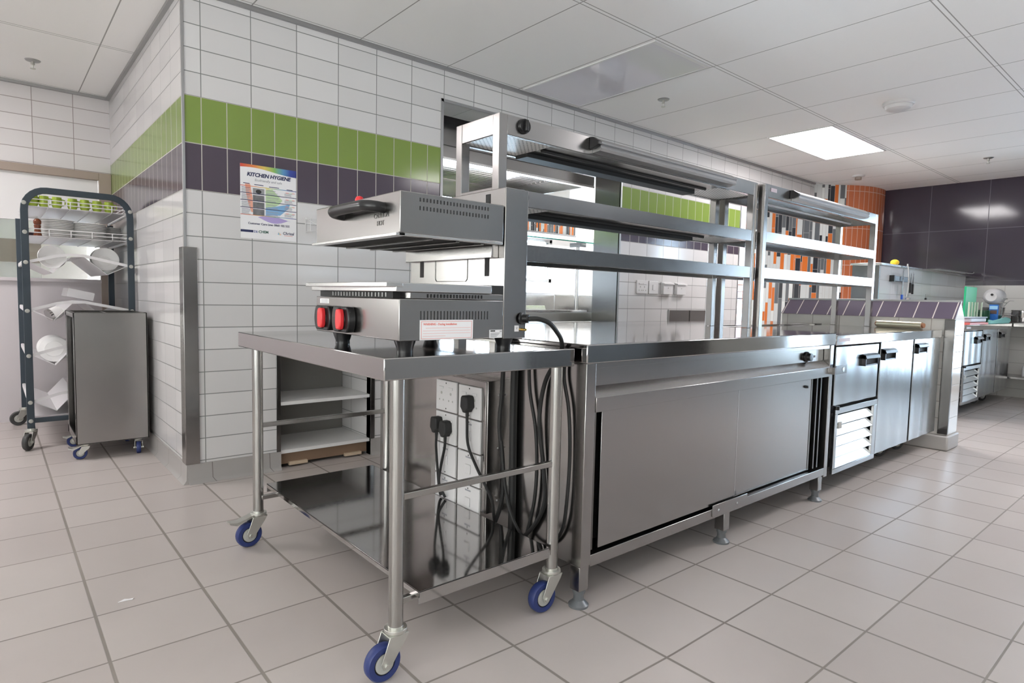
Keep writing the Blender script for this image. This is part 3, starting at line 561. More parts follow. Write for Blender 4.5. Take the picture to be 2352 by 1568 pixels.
# ------------------------------------------------------------------ prep refrigerators
def fridge(lab, x0, yf, W_, D, wt):
    t = thing('prep_refrigerator', lab, 'refrigerator', (x0 + W_ / 2, yf + D / 2, 0)); yb = yf + D
    s = W_ / 1.775
    X = lambda a: x0 + a * s
    obj('worktop', B().box(x0, x0 + W_, yf - .002, yb, .812, .868), STP, t, .004)
    obj('cabinet', B().box(X(.02), X(1.74), yf + .055, yb - .01, .135, .800), ST, t, .002)
    obj('gasket', B().box(X(.03), X(1.73), yf + .045, yf + .056, .14, .808), BLKM, t)
    def door(a, b_, z0, z1, ha, hb):
        n = 14; q = B(); k = [(X(a) + (X(b_) - X(a)) * i / n, yf + .002 * math.sin(i * 1.3 + a * 9) + .002) for i in range(n + 1)]
        q.prism(k + [(X(b_), yf + .045), (X(a), yf + .045)], 'z', z0, z1); d = obj('door', q, STF, t, .003)
        hz = z1 - .085; h_ = B(); xa, xb = X(ha), X(hb)
        h_.prism([(yf + .002, hz + .034), (yf - .018, hz + .026), (yf - .026, hz + .008), (yf - .018, hz + .004), (yf + .002, hz + .006)], 'x', xa, xb)
        h_.box(xa, xb, yf - .012, yf + .003, hz - .034, hz - .026); h_.box(xa, xa + .010, yf - .020, yf + .003, hz - .034, hz + .028); h_.box(xb - .006, xb, yf - .014, yf + .003, hz - .034, hz + .028)
        hd = label(obj('handle', h_, BLK, d, .0015), 'black recessed handle'); obj('handle_recess', B().box(xa + .008, xb - .004, yf - .0012, yf + .004, hz - .028, hz + .010), DARK, hd)
    door(.015, .605, .492, .806, .36, .565); door(.64, 1.195, .142, .824, .655, .85); door(1.225, 1.765, .142, .838, 1.245, 1.44)
    l = B(); xa, xb = X(.04), X(.625); l.box(xa, xb, yf - .002, yf + .012, .445, .478); l.box(xa, xb, yf - .002, yf + .012, .122, .150); l.box(xa, xa + .03, yf - .002, yf + .012, .15, .445); l.box(xb - .05, xb, yf - .002, yf + .012, .15, .445)
    gl = obj('louvre_grille', l, STF, t, .0015)
    for i in range(5): z = .152 + i * .0585; obj('louvre', B().prism([(yf - .001, z), (yf + .003, z), (yf + .026, z + .040), (yf + .022, z + .043)], 'x', xa + .03, xb - .05), ST, gl)
    obj('grille_cavity', B().box(xa + .03, xb - .05, yf + .032, yf + .042, .15, .445), DARK, gl)
    obj('grille_switch', B().box(xa + .045, xa + .085, yf - .004, yf + .022, .365, .398), HUB, gl)
    obj('hinge', B().lathe([(.014, 0), (.014, .02), (0, .022)], (xa - .0, yf - .006, .472), seg=12), BLK, t)
    obj('badge', B().box(X(.03), X(.17), yf - .003, yf - .002, .832, .850), mat('badge_print', (.60, .52, .54), .5) if 'badge_print' not in bpy.data.materials else bpy.data.materials['badge_print'], t)
    for a in (.25, 1.28, 1.62) if W_ > 1.7 else (.25, 1.5):
        caster(t, (X(a), yf + .16), .135, .048, math.pi * .8 if a > .5 else .6, RUBB, ZINC, brake=a == 1.28)
    for a in (.25, 1.6): caster(t, (X(a), yb - .12), .135, .048, 2.0, RUBB, ZINC)
    return t
fridge('three door stainless prep refrigerator built against the tiled half wall with purple cap', 2.866, -2.20, 1.775, .80, 0)
fridge('bluish stainless prep refrigerator at the back right under the green cutting board', 6.30, -1.95, 1.80, .54, 0)
# ------------------------------------------------------------------ electrical box with sockets, plugs and leads under the table
XB = .900
e = thing('socket_box', 'steel electrical box of white sockets fixed to the counter end behind the wheeled table', 'socket box', (.935, -1.60, .216))
obj('box_body', B().box(XB, .967, -1.775, -1.40, .216, .716), ST, e, .002)
obj('box_cover', B().box(XB - .004, XB, -1.768, -1.405, .222, .712), ST, e, .001)
PY = [(-1.592, -1.452), (-1.748, -1.608)]   # left column (farther) and right column
for ci, (ya, yb) in enumerate(PY):
    for ri in range(4):
        zt = .690 - ri * .128 - (.0 if ci == 0 else .002); zb = zt - .122
        if ci == 0 and ri == 3: zb += .0
        pl = obj('socket_plate', B().box(XB - .013, XB - .004, ya, yb, zb, zt), WHT, e, .002)
        ym = (ya + yb) / 2; zm = (za_ := zt) - .061
        q = B()
        if ri < 1 or (ri == 1 and ci == 0):
            for dy in (-.032, .032):
                q.lathe([(.006, 0), (.006, .0006), (0, .0006)], (XB - .013, ym + dy, zm + .010), d=(-1, 0, 0), seg=12)
                for ddy in (-.013, .013): q.lathe([(.004, 0), (.004, .0006), (0, .0006)], (XB - .013, ym + dy + ddy, zm - .018), d=(-1, 0, 0), seg=10)
            obj('socket_holes', q, HUB, pl)
            q = B()
            for dy in (-.032, .032): q.box(XB - .0165, XB - .013, ym + dy - .014, ym + dy + .014, zm + .026, zm + .036)
            obj('rocker_switch', q, WHT, pl, .001)
        else:
            q.box(XB - .018, XB - .013, ym - .016, ym + .016, zm - .020, zm + .016); obj('rocker_switch', q, WHT, pl, .002)
            q = B().box(XB - .0135, XB - .013, ym - .018, ym + .018, zm + .040, zm + .046); obj('plate_print', q, GRINK, pl)
        q = B()
        for zz in (zt - .010, zb + .010): q.lathe([(.003, 0), (.003, .0008), (0, .0008)], (XB - .013, ym, zz), d=(-1, 0, 0), seg=8)
        obj('plate_screws', q, BKINK, pl)
sv = B()
for z in (.26, .46, .66): sv.lathe([(.004, 0), (.003, .002), (0, .002)], (.952, -1.775, z), d=(0, -1, 0), seg=8)
obj('box_screws', sv, ALU, e)
def plug(y, z, pts, lab):
    t = thing('plug_lead', lab, 'plug', (XB - .03, y, z))
    p = B(); x = XB - .013
    p.prism([(y - .020, z + .022), (y - .014, z + .030), (y + .014, z + .030), (y + .020, z + .022), (y + .024, z - .014), (y + .012, z - .026), (y + .008, z - .034), (y - .008, z - .034), (y - .012, z - .026), (y - .024, z - .014)], 'x', x - .036, x - .0005)
    obj('plug_top', p, BLKM, t, .004); obj('strain_relief', B().cyl((x - .018, y, z - .032), (x - .018, y, z - .060), .007, 12, .0055), BLKM, t)
    obj('lead', B().tube([(x - .018, y, z - .056)] + pts, .0055, 8), CABLE, t); return t
plug(-1.484, .512, [(.868, -1.484, .42), (.868, -1.497, .33), (.872, -1.505, .25), (.874, -1.515, .225)], 'left of two black plugs side by side in the lower socket')
plug(-1.546, .505, [(.868, -1.543, .42), (.868, -1.520, .345), (.862, -1.518, .28), (.874, -1.545, .225)], 'right of two black plugs side by side in the lower socket')
plug(-1.690, .625, [(.868, -1.692, .55), (.868, -1.700, .47), (.872, -1.745, .40), (.880, -1.790, .34), (.892, -1.822, .28), (.91, -1.81, .22), (.93, -1.80, .15)], 'single black plug high in the right column of sockets')
def cab(name, lab, pts, r, cat='cable'): return tag(obj(name, B().tube(pts, r, 10), CABLE), lab, cat)
cab('conduit_cable', 'thickest black cable running straight down beside the socket box', [(.952, -1.862, .81), (.950, -1.862, .60), (.951, -1.864, .40), (.950, -1.866, .20), (.950, -1.86, .03)], .014)
cab('supply_cable', 'black cable tied beside the thickest one next to the socket box', [(.938, -1.815, .81), (.936, -1.813, .68), (.930, -1.808, .55), (.936, -1.822, .44), (.938, -1.826, .30), (.930, -1.80, .20), (.90, -1.79, .14)], .0085)
cab('loose_cable', 'slack black cable bowing down the counter end left of the table leg', [(.955, -1.935, .81), (.953, -1.945, .70), (.955, -1.975, .58), (.955, -1.988, .46), (.954, -1.985, .34), (.952, -1.965, .24), (.948, -1.94, .15)], .0065)
cab('looped_cable', 'black cable looping low across the counter end to the table leg', [(.93, -1.822, .50), (.925, -1.85, .36), (.928, -1.89, .24), (.940, -1.96, .17), (.953, -2.06, .18), (.955, -2.12, .25), (.954, -2.14, .36), (.956, -2.145, .52), (.955, -2.135, .66), (.955, -2.11, .76), (.956, -2.11, .815)], .006)
# ------------------------------------------------------------------ hygiene poster
p = thing('poster', 'kitchen hygiene poster taped across the purple and white wall tiles', 'poster', (.718, 0, 1.317)); YP = -.0025
PX0, PX1, PZ0, PZ1 = .564, .870, 1.318, 1.718; PW = PX1 - PX0; PH = PZ1 - PZ0
sh = obj('sheet', B().box(PX0, PX1, YP, -.0008, PZ0, PZ1), PAPER, p)
def flat(name, pts, m, d=.0004):   # a printed shape on the sheet, u,v in 0..1
    return obj(name, B().prism([(PX0 + u * PW, PZ0 + v * PH) for u, v in pts], 'y', YP - d, YP), m, sh)
def band_mat():
    m = mat('rainbow_print', (1, 1, 1), .45); t = T(m); x, y, z = pos(m); r = t.nodes.new('ShaderNodeValToRGB'); t.links.new(((x - PX0) / PW).k, r.inputs[0]); e = r.color_ramp.elements
    e[0].position, e[0].color = 0, (.62, .07, .05, 1); e[1].position, e[1].color = 1, (.03, .04, .22, 1)
    for q, cc in ((.25, (.72, .25, .08)), (.42, (.68, .52, .12)), (.60, (.22, .45, .12)), (.76, (.10, .28, .50)), (.88, (.04, .07, .32))): n = e.new(q); n.color = rgb(cc)
    setin(m, 'Base Color', r.outputs[0]); return m
RB = band_mat(); RBS = mat('rainbow_fade', (.80, .74, .60), .5)
flat('rainbow_band', [(0, .955)] + [(i / 12, .955 - .05 * (i / 12) ** 2 + .012 * math.sin(i / 12 * 6)) for i in range(1, 13)] + [(1, 1), (0, 1)], RB)
LB = mat('print_blue', (.22, .42, .66), .5); LV = mat('print_lilac', (.42, .34, .62), .5); LG = mat('print_green', (.50, .66, .38), .5); LO = mat('print_salmon', (.78, .38, .28), .5); LY = mat('print_yellow', (.78, .70, .38), .5)
flat('salmon_swoosh', [(.08, .735), (.17, .735), (.21, .55), (.215, .36), (.19, .36), (.14, .46), (.10, .60)], LO)
flat('green_swoosh', [(.44, .68), (.56, .70), (.74, .56), (.68, .50), (.60, .46), (.44, .42)], LG, .0003); flat('yellow_swoosh', [(.44, .72), (.58, .68), (.52, .58), (.44, .56)], LY, .0002)
flat('blue_swoosh', [(.44, .44), (.60, .465), (.88, .52), (.86, .46), (.70, .35), (.44, .33)], LB)
flat('lilac_swoosh', [(.30, .30)] + [(.30 + .6 * i / 10, .305 - .075 * math.sin(math.pi * i / 10)) for i in range(1, 10)] + [(.90, .275), (.60, .33), (.45, .335)], LV)
def photo_mat():
    m = mat('photo_print', (.1, .1, .1), .4); n = noise(m, 26, 4); setin(m, 'Base Color', mix(T(m), n, (.02, .02, .022), (.30, .30, .31))); return m
PHM = photo_mat()
for i in range(4): flat('photo_print', [(.215, .60 - i * .0935 + .004), (.415, .60 - i * .0935 + .004), (.415, .69 - i * .0935 - .002), (.215, .69 - i * .0935 - .002)], mat('photo_grey', (.30, .30, .31), .45) if i == 0 else PHM)
flat('plughole_print', [(.315 + .05 * math.cos(a), .645 + .028 * math.sin(a)) for a in [i * math.pi / 8 for i in range(16)]], BKINK, .0007)
for i, v_ in enumerate((.705, .61, .513, .415)): flat('rule_line', [(0, v_), (1, v_), (1, v_ + .008), (0, v_ + .008)], INK if i else RB, .0006)
flat('rule_line', [(0, .318), (1, .318), (1, .325), (0, .325)], RB, .0006)
q = B()
def tl(u0, u1, v): q.box(PX0 + u0 * PW, PX0 + u1 * PW, YP - .0007, YP - .0001, PZ0 + v * PH, PZ0 + (v + .005) * PH)
for r_ in range(4):
    vb = .683 - r_ * .097
    for k in range(6):
        tl(.02, .14 + .05 * random.random(), vb - .012 - k * .0105)
        if k != 2: tl(.45, .60 + .12 * random.random(), vb - .006 - k * .0115)
        if k > 1: tl(.78, .90 + .07 * random.random(), vb - k * .011)
obj('small_print', q, GRINK, sh)
q = B()
for u0, u1, v in ((.05, .16, .738), (.24, .40, .732), (.50, .68, .724), (.82, .93, .716)): tl(u0, u1, v); tl(u0, u1, v + .004)
for r_ in range(4): tl(.02, .17, .685 - r_ * .097)
obj('column_heads', q, INK, sh)
for r_ in range(4):
    v_ = .672 - r_ * .097; flat('scale_bar', [(.80, v_), (.86, v_), (.86, v_ + .007), (.80, v_ + .007)], RINK, .0008); flat('scale_bar', [(.86, v_), (.92, v_), (.92, v_ + .007), (.86, v_ + .007)], LG, .0008); flat('scale_bar', [(.92, v_), (.97, v_), (.97, v_ + .007), (.92, v_ + .007)], RINK, .0008)
R_, U_ = (1, 0, 0), (0, 0, 1); tx = lambda u, v: (PX0 + u * PW, YP - .0005, PZ0 + v * PH)
text('poster_title', 'KITCHEN HYGIENE', .0285, INK, sh, tx(.50, .845), R_, U_, 'CENTER', .22, off=.0009, space=.96)
text('poster_subtitle', 'Ecofriendly and safe', .0185, GRINK, sh, tx(.49, .785), R_, U_, 'CENTER', .2)
text('care_line', 'Customer Care Line: 0860 102 555', .0158, INK, sh, tx(.50, .195), R_, U_, 'CENTER', 0, off=.0003)
flat('logo_bar', [(.0, .085), (.215, .085), (.215, .117), (.0, .117)], INK, .0004); flat('logo_bar', [(.215, .085), (.30, .085), (.30, .117), (.215, .117)], mat('logo_blue', (.16, .18, .38), .5), .0004)
text('logo_text', 'HY', .021, PAPER, sh, (PX0 + .215 * PW, YP - .0009, PZ0 + .084 * PH), R_, U_, off=.0004); text('logo_text', 'CHEM', .0195, mat('logo_green', (.02, .12, .08), .5), sh, tx(.312, .085), R_, U_, off=.0005)
text('logo_text', 'Chrisal', .0225, INK, sh, tx(.745, .088), R_, U_, 'LEFT', .12, off=.0002)
for k, (cc, a0) in enumerate((('print_salmon', .0), ('print_yellow', .45), ('print_green', .9), ('print_blue', 1.35))):
    flat('logo_petal', [(.665, .118), (.72 - k * .012, .082 - .001 * k), (.70 - k * .016, .075 + k * .004), (.662 + .002 * k, .092 + k * .005)], bpy.data.materials[cc], .0004 + .0002 * k)
flat('logo_tagline', [(.77, .070), (.93, .070), (.93, .075), (.77, .075)], RINK)
# wire holder half hidden behind the grill
w = B(); r_ = .0018
for z in (1.38, 1.45): w.tube([(.925, -.003, z), (.925, -.075, z), (1.06, -.075, z), (1.06, -.003, z)], r_, 6, 1)
for x, y in ((.925, -.003), (.925, -.075), (1.06, -.075), (1.06, -.003), (.99, -.075)): w.cyl((x, y, 1.375), (x, y, 1.455), r_, 6)
w.tube([(.925, -.003, 1.46), (.965, -.07, 1.42), (.965, -.07, 1.38)], .003, 6, 1); w.box(.922, 1.063, -.004, -.001, 1.425, 1.435)
tag(obj('wire_holder', w, WHT), 'white wire holder on the wall tiles peeking out behind the grill hood', 'wire rack')
# shelves in the wall niche under the table
n = thing('niche_shelf', 'white two level shelf unit built into the tiled wall niche', 'shelf', (1.06, .2, 0))
for z in (.372, .088): obj('shelf_board', B().box(.777, 1.343, .004, .415, z, z + .020), mat('white_melamine', (.78, .77, .76), .35) if z > .3 else bpy.data.materials['white_melamine'], n, .001)
obj('back_board', B().box(.777, 1.343, .405, .418, .02, NZ - .002), mat('grey_back', (.20, .19, .175), .6), n)
obj('kick_board', B().box(.777, 1.335, .03, .045, .02, .086), WOOD, n)
for x in (.83, 1.18): obj('wood_block', B().box(x, x + .11, .008, .03, .012, .030), PALE, n)
# ------------------------------------------------------------------ plate rack on wheels
k = thing('plate_rack', 'dark framed wheeled rack with white baskets and cradles of crockery at the left', 'rack', (-.03, 1.8, 0))
XL, XR, YA, YC = -.310, .253, 1.36, 2.26
def bar(pts, wx, wy):   # flat bar along a path in the x-z plane
    q = B(); P = [Vector(a) for a in pts]; pr = None
    for i, a in enumerate(P):
        t_ = (P[min(i + 1, len(P) - 1)] - P[max(i - 1, 0)]).normalized(); nn = Vector((t_.z, 0, -t_.x)) * wx
        ring = [q.b.verts.new(a + nn * s1 + Vector((0, s2 * wy, 0))) for s1, s2 in ((-1, -1), (1, -1), (1, 1), (-1, 1))]
        if pr:
            for j in range(4): q.b.faces.new((pr[j], pr[(j + 1) % 4], ring[(j + 1) % 4], ring[j]))
        else: q.b.faces.new(ring)
        pr = ring
    q.b.faces.new(list(reversed(pr))); return q
arc = [(XL, YA, .13), (XL, YA, 1.50)] + [(XL + .115 - .115 * math.cos(a), YA, 1.505 + .125 * math.sin(a)) for a in [math.pi / 2 * i / 7 for i in range(1, 8)]] + [(XR - .115 + .115 * math.sin(a), YA, 1.505 + .125 * math.cos(a)) for a in [math.pi / 2 * i / 7 for i in range(0, 8)]] + [(XR, YA, .13)]
fr = obj('front_frame', bar(arc, .0195, .011), NAVY, k, .002)
for x in (XL, XR): obj('rear_post', B().box(x - .0195, x + .0195, YC - .011, YC + .011, .13, 1.52), NAVY, k, .002)
obj('bottom_bar', B().box(XL, XR, YA - .009, YA + .009, .165, .196), NAVY, k, .002); obj('bottom_bar', B().box(XL, XR, YC - .009, YC + .009, .165, .196), NAVY, k, .002)
for x in (XL, XR):
    for z in (1.545, 1.365, 1.178, .875, .592, .296, .178): obj('frame_bolt', B().lathe([(.013, 0), (.011, .004), (0, .006)], (x, YA - .011, z), d=(0, -1, 0), seg=12), HUB, fr)
def basket(zb):
    s_ = obj('basket_sheet', B().box(XL + .022, XR - .022, YA + .01, YC - .02, zb, zb + .003), WTRAY, k); q = B()
    for z in (zb + .022, zb + .045):
        for y in (YA - .004, YC): q.cyl((XL, y, z), (XR, y, z), .0028, 8)
        for x in (XL + .02, XR - .02): q.cyl((x, YA, z), (x, YC, z), .0028, 8)
    for i in range(1, 5):
        x = XL + .01 + (XR - XL) * i / 5; q.tube([(x, YA - .004, zb + .047), (x, YA - .004, zb + .008), (x, YA + .02, zb - .003), (x, YC - .02, zb - .003), (x, YC, zb + .045)], .0028, 8, 1)
    for x in (XL + .012, XR - .012): q.box(x - .003, x + .003, YA, YC, zb - .012, zb + .018)
    obj('basket_wires', q, WTRAY, s_)
basket(1.528); basket(1.345)
def cradle(z, dz):
    q = B(); xm = (XL + XR) / 2 - .03; a = [(XL + .02, z), (XL + .135, z - dz), (xm - .02, z + .045), (xm + .05, z + .050), (XR - .135, z - dz), (XR - .02, z)]
    q.prism(a + [(x, zz - .0025) for x, zz in reversed(a)], 'y', YA + .015, YC - .02); s_ = obj('cradle', q, WTRAY, k)
    obj('front_rail', bar([(XL + .005, YA + .004, z), (xm - .10, YA + .004, z + .045), (xm - .02, YA + .004, z + .058), (xm + .05, YA + .004, z + .055), (XR - .005, YA + .004, z)], .009, .002), WTRAY, s_)
    e = B().box(XL - .012, XL + .008, YA + .02, YC - .02, z - .012, z + .018); obj('side_rail', e, WTRAY, s_, .006)
for z, dz in ((1.180, .062), (.878, .062), (.592, .066), (.296, .066)): cradle(z, dz)
obj('bottom_sheet', B().prism([(XL + .02, .20), (XR - .02, .20), (XR - .02, .203), (XL + .02, .203)], 'y', YA + .02, YC - .02), WTRAY, k)
caster(k, (XL, YA), .132, .052, math.pi * 1.35, RUBB, ZINC, wdt=.028); caster(k, (XR, YA), .132, .052, math.pi * .4, RUBB, ZINC, wdt=.028); caster(k, (XL, YC), .132, .052, math.pi * 1.05, RUBB, ZINC, wdt=.028); caster(k, (XR, YC), .132, .052, math.pi * 1.05, RUBB, ZINC, wdt=.028)
# crockery on the rack: stacked plates, every plate a thing
ORD = ['topmost', 'second', 'third', 'fourth', 'fifth', 'sixth', 'seventh', 'eighth', 'ninth', 'tenth', 'eleventh', 'twelfth']
def plate(c, R=.098):
    return B().lathe([(0, 0), (R * .60, 0), (R * .62, .002), (R * .98, .012), (R, .0145), (R * .99, .016), (R * .66, .0065), (R * .6, .005), (0, .005)], c, seg=40)
P0 = obj('dinner_plate', plate((0, 0, 0)), CER)
used = [False]
for nm, x, y, n_ in (('left', -.135, 1.53, 11), ('middle', .040, 1.53, 10), ('right', .155, 1.73, 10)):
    for i in range(n_):
        o = P0 if not used[0] else P0.copy()
        if used[0]: COL.objects.link(o)
        used[0] = True; o.location = (x + random.uniform(-.002, .002), y + random.uniform(-.002, .002), 1.3485 + i * .0102)
        j = n_ - 1 - i; word = ('topmost' if j == 0 else 'bottom' if i == 0 else ORD[j] + ' from the top')
        tag(o, f'white plate, {word} in the {nm} stack on the rack', 'plate', f'white plates in the {nm} stack')
m_ = thing('pepper_mill', 'brown wooden pepper mill standing beside the plate stacks on the rack', 'pepper mill', (-.242, 1.44, 1.348))
obj('mill_body', B().lathe([(.022, 1.348), (.023, 1.356), (.019, 1.372), (.016, 1.395), (.019, 1.415), (.018, 1.420)], (-.242, 1.44, 0)), PEPP, m_); obj('mill_head', B().lathe([(.017, 1.422), (.021, 1.432), (.021, 1.446), (.014, 1.456), (.008, 1.460)], (-.242, 1.44, 0)), PEPP, m_); obj('mill_knob', B().lathe([(.005, 1.460), (.006, 1.468), (0, 1.472)], (-.242, 1.44, 0)), ALU, m_)
tag(obj('ramekin', B().lathe([(.028, 1.348), (.030, 1.375), (.026, 1.375), (.025, 1.352), (0, 1.352)], (-.283, 1.50, 0)), mat('dark_glaze', (.10, .085, .10), .3)), 'dark little bowl left of the pepper mill on the rack', 'bowl')
cups = (('leftmost', -.262), ('second from left', -.207), ('third from left', -.140), ('middle', -.058), ('third from right', .008), ('second from right', .075), ('rightmost', .142))
for wd, x in cups:
    c_ = thing('green_cup', f'{wd} lime green cup on the top basket of the rack', 'cup', (x, 1.425, 1.531), 'lime green cups on the top basket')
    obj('cup_body', B().lathe([(.020, 1.531), (.027, 1.550), (.028, 1.585), (.025, 1.600), (.026, 1.603), (.012, 1.604), (0, 1.603)], (x, 1.425, 0), seg=24), GRNG, c_); obj('cup_handle', B().tube([(x + .026, 1.425, 1.590), (x + .042, 1.425, 1.585), (x + .042, 1.425, 1.560), (x + .026, 1.425, 1.552)], .0035, 8), GRNG, c_)
def bowl(name, c, d, R, lab, depth=.05, cat='bowl', grp=None):
    prof = [(0, 0), (R * .45, 0), (R * .5, .004), (R * .82, depth * .5), (R, depth), (R * .97, depth + .002), (R * .78, depth * .55), (R * .45, .008), (0, .008)]
    return tag(obj(name, B().lathe(prof, c, d=d, seg=36), CER), lab, cat, grp)
bowl('serving_bowl', (-.175, 1.50, 1.209), (.10, -1, .30), .078, 'large white bowl tipped on its side in the left cradle of the rack, third level')
bowl('serving_bowl', (.118, 1.50, 1.212), (.05, -1, .25), .080, 'large white bowl tipped on its side in the right cradle of the rack, third level')
bowl('serving_bowl', (.118, 1.62, 1.212), (.05, -1, .25), .080, 'white bowl half hidden behind the right tipped bowl on the rack')
mg = thing('steel_mug', 'white mug with a shiny metal rim lying in the cradle beside the cart', 'mug', (-.165, 1.46, .846))
obj('mug_body', B().lathe([(0, 0), (.034, 0), (.040, .02), (.040, .075), (.036, .075), (.034, .01), (0, .01)], (-.135, 1.47, .875), d=(-.75, -.30, -.38)), CER, mg); obj('mug_rim', B().lathe([(.041, .060), (.041, .078), (.030, .078)], (-.135, 1.47, .875), d=(-.75, -.30, -.38)), STP, mg)
tag(obj('napkin_stack', B().box(-.09, .06, 1.55, 1.95, .950, 1.005, (.22, 'Y', (0, 1.7, .975))), WTRAY), 'white folded sheet standing in the fourth level of the rack', 'tray')
for i in range(7):
    y = 1.46 + i * .036; x = -.175
    o = B().lathe([(0, 0), (.05, 0), (.052, .003), (.082, .012), (.084, .015), (.055, .006), (0, .006)], (x, y, .625), d=(.12, .93, -.28), seg=36)
    tag(obj('side_plate', o, CER), ('frontmost white plate on edge in the left cradle, fifth level of the rack' if i == 0 else f'{ORD[i]} white plate from the front, on edge in the left cradle of the rack'), 'plate', 'white plates on edge in the left cradle')
# ------------------------------------------------------------------ open sided steel cart
b_ = thing('steel_cart', 'tall stainless cart with open left side in front of the plate rack', 'cart', (.068, 1.09, 0))
xa, xb, ya, yb, za, zb = -.120, .256, .850, 1.335, .095, .882
obj('front_panel', B().box(xa, xb, ya, ya + .006, za, zb), ST, b_, .0015); obj('back_panel', B().box(xa, xb, yb - .006, yb, za, zb), STD, b_, .0015); obj('right_panel', B().box(xb - .006, xb, ya, yb, za, zb), STD, b_)
obj('bottom_tray', B().box(xa, xb, ya, yb, za, za + .006).box(xa, xa + .006, ya, yb, za, za + .05), ST, b_, .001)
obj('side_frame', B().box(xa, xa + .006, ya, ya + .022, za, zb).box(xa, xa + .006, yb - .045, yb, za, zb).box(xa, xa + .006, ya, yb, zb - .03, zb), ST, b_, .001)
obj('top_rim', B().box(xa, xb, ya, ya + .018, zb - .004, zb).box(xa, xb, yb - .018, yb, zb - .004, zb).box(xb - .018, xb, ya, yb, zb - .004, zb).box(xa, xa + .012, ya, yb, zb - .004, zb), ST, b_, .0008)
obj('divider', B().box(.06, .072, ya + .02, yb - .02, .30, zb - .006), ST, b_, .001); obj('inner_shade', B().box(xa + .03, xa + .035, ya + .03, yb - .05, za + .01, zb - .05), STD, b_)  # inner sheet of dark steel stands for the shade inside the cart
for x, y, an, bk in ((-.070, .90, math.pi * .98, True), (.205, .90, math.pi * 1.45, False), (-.07, 1.285, math.pi * 1.0, True), (.205, 1.285, math.pi * 1.4, False)): caster(b_, (x, y), .097, .037, an, BLUE, ZINC, bk, .024)
# ------------------------------------------------------------------ things on the ceiling
def sprinkler(x, y, lab):
    s_ = thing('sprinkler', lab, 'sprinkler', (x, y, ZC - .06)); obj('rose', B().lathe([(.045, 0), (.040, -.006), (.018, -.010)], (x, y, ZC)), ALU, s_)
    obj('sprinkler_head', B().lathe([(.010, -.010), (.012, -.028), (.006, -.034), (.004, -.052), (.016, -.054), (.016, -.057), (0, -.057)], (x, y, ZC), seg=16), ZINC, s_)
sprinkler(-.22, 1.83, 'small ceiling sprinkler above the plate rack'); sprinkler(3.45, -.62, 'small ceiling sprinkler beside the glossy unlit ceiling panel'); sprinkler(7.28, -1.81, 'small ceiling sprinkler near the purple wall')
d = thing('smoke_detector', 'large round white smoke detector on the ceiling right of the lit panel', 'smoke detector', (4.76, -1.79, ZC - .055))
obj('detector_base', B().lathe([(.105, 0), (.105, -.016), (.098, -.022)], (4.76, -1.79, ZC)), WHT, d); obj('detector_cover', B().lathe([(.090, -.022), (.082, -.045), (.062, -.055), (0, -.055)], (4.76, -1.79, ZC)), WHT, d)
d = thing('heat_detector', 'small white detector on the ceiling near the orange drum', 'smoke detector', (7.34, -.56, ZC - .06))
obj('detector_base', B().lathe([(.07, 0), (.065, -.018), (.05, -.022)], (7.34, -.56, ZC)), WHT, d); label(obj('sensor_tip', B().lathe([(.036, -.022), (.036, -.05), (0, -.054)], (7.34, -.56, ZC)), BRN, d), 'dark sensor tip')
u = thing('unlit_light', 'switched off ceiling light with glossy diffuser above the wall opening', 'light', (2.8, -.66, ZC - .012))
obj('light_frame', B().box(2.53, 3.115, -1.225, -1.20, ZC - .008, ZC).box(2.53, 3.115, -.08, -.055, ZC - .008, ZC).box(2.53, 2.545, -1.2, -.08, ZC - .008, ZC).box(3.10, 3.115, -1.2, -.08, ZC - .008, ZC), WHT, u)
obj('diffuser', B().box(2.545, 3.10, -1.20, -.08, ZC - .006, ZC - .001), mat('glossy_diffuser', (.74, .72, .77), .07, 0, .5), u)
# ------------------------------------------------------------------ pier: sockets and recess
def wallplate(x, w_, h_, lab, kind):
    s_ = thing('wall_socket' if kind == 0 else 'wall_switch', lab, 'socket' if kind == 0 else 'switch', (x + w_ / 2, -.006, 1.09)); zb = 1.09; d_ = .012 if kind < 2 else .035
    pl = obj('face_plate', B().box(x, x + w_, -d_, -.0005, zb, zb + h_), WHT, s_, .003)
    if kind == 0:
        q = B()
        for dx in (.05, .11): 
            q.lathe([(.008, 0), (.008, .0008), (0, .0008)], (x + dx, -d_, zb + .062), d=(0, -1, 0), seg=10)
            for e in (-.018, .018): q.lathe([(.006, 0), (.006, .0008), (0, .0008)], (x + dx + e, -d_, zb + .03), d=(0, -1, 0), seg=10)
        obj('socket_holes', q, HUB, s_)
        q = B()
        for dx in (.05, .11): q.box(x + dx - .02, x + dx + .02, -d_ - .004, -d_, zb + .083, zb + .097)
        obj('rocker_switch', q, WHT, s_, .001)
    elif kind == 1: obj('rocker_switch', B().box(x + w_ / 2 - .018, x + w_ / 2 + .018, -d_ - .005, -d_, zb + .035, zb + .085), WHT, s_, .002)
    else:
        obj('hood', B().prism([(-d_ - .012, zb + h_ - .012), (-d_ - .012, zb + h_), (-.001, zb + h_ + .012), (-.001, zb + h_)], 'x', x - .006, x + w_ + .006), WHT, s_, .002)
        obj('indicator', B().lathe([(.006, 0), (.006, .001), (0, .001)], (x + w_ / 2, -d_, zb + .06), d=(0, -1, 0), seg=10), HUB, s_)
wallplate(3.985, .165, .120, 'white double socket, leftmost of four plates on the tiled pier', 0); wallplate(4.165, .140, .120, 'white switch plate second from left on the tiled pier', 1)
wallplate(4.355, .150, .105, 'white hooded isolator third from left on the tiled pier', 2); wallplate(4.570, .150, .105, 'white hooded isolator rightmost of four plates on the tiled pier', 2)
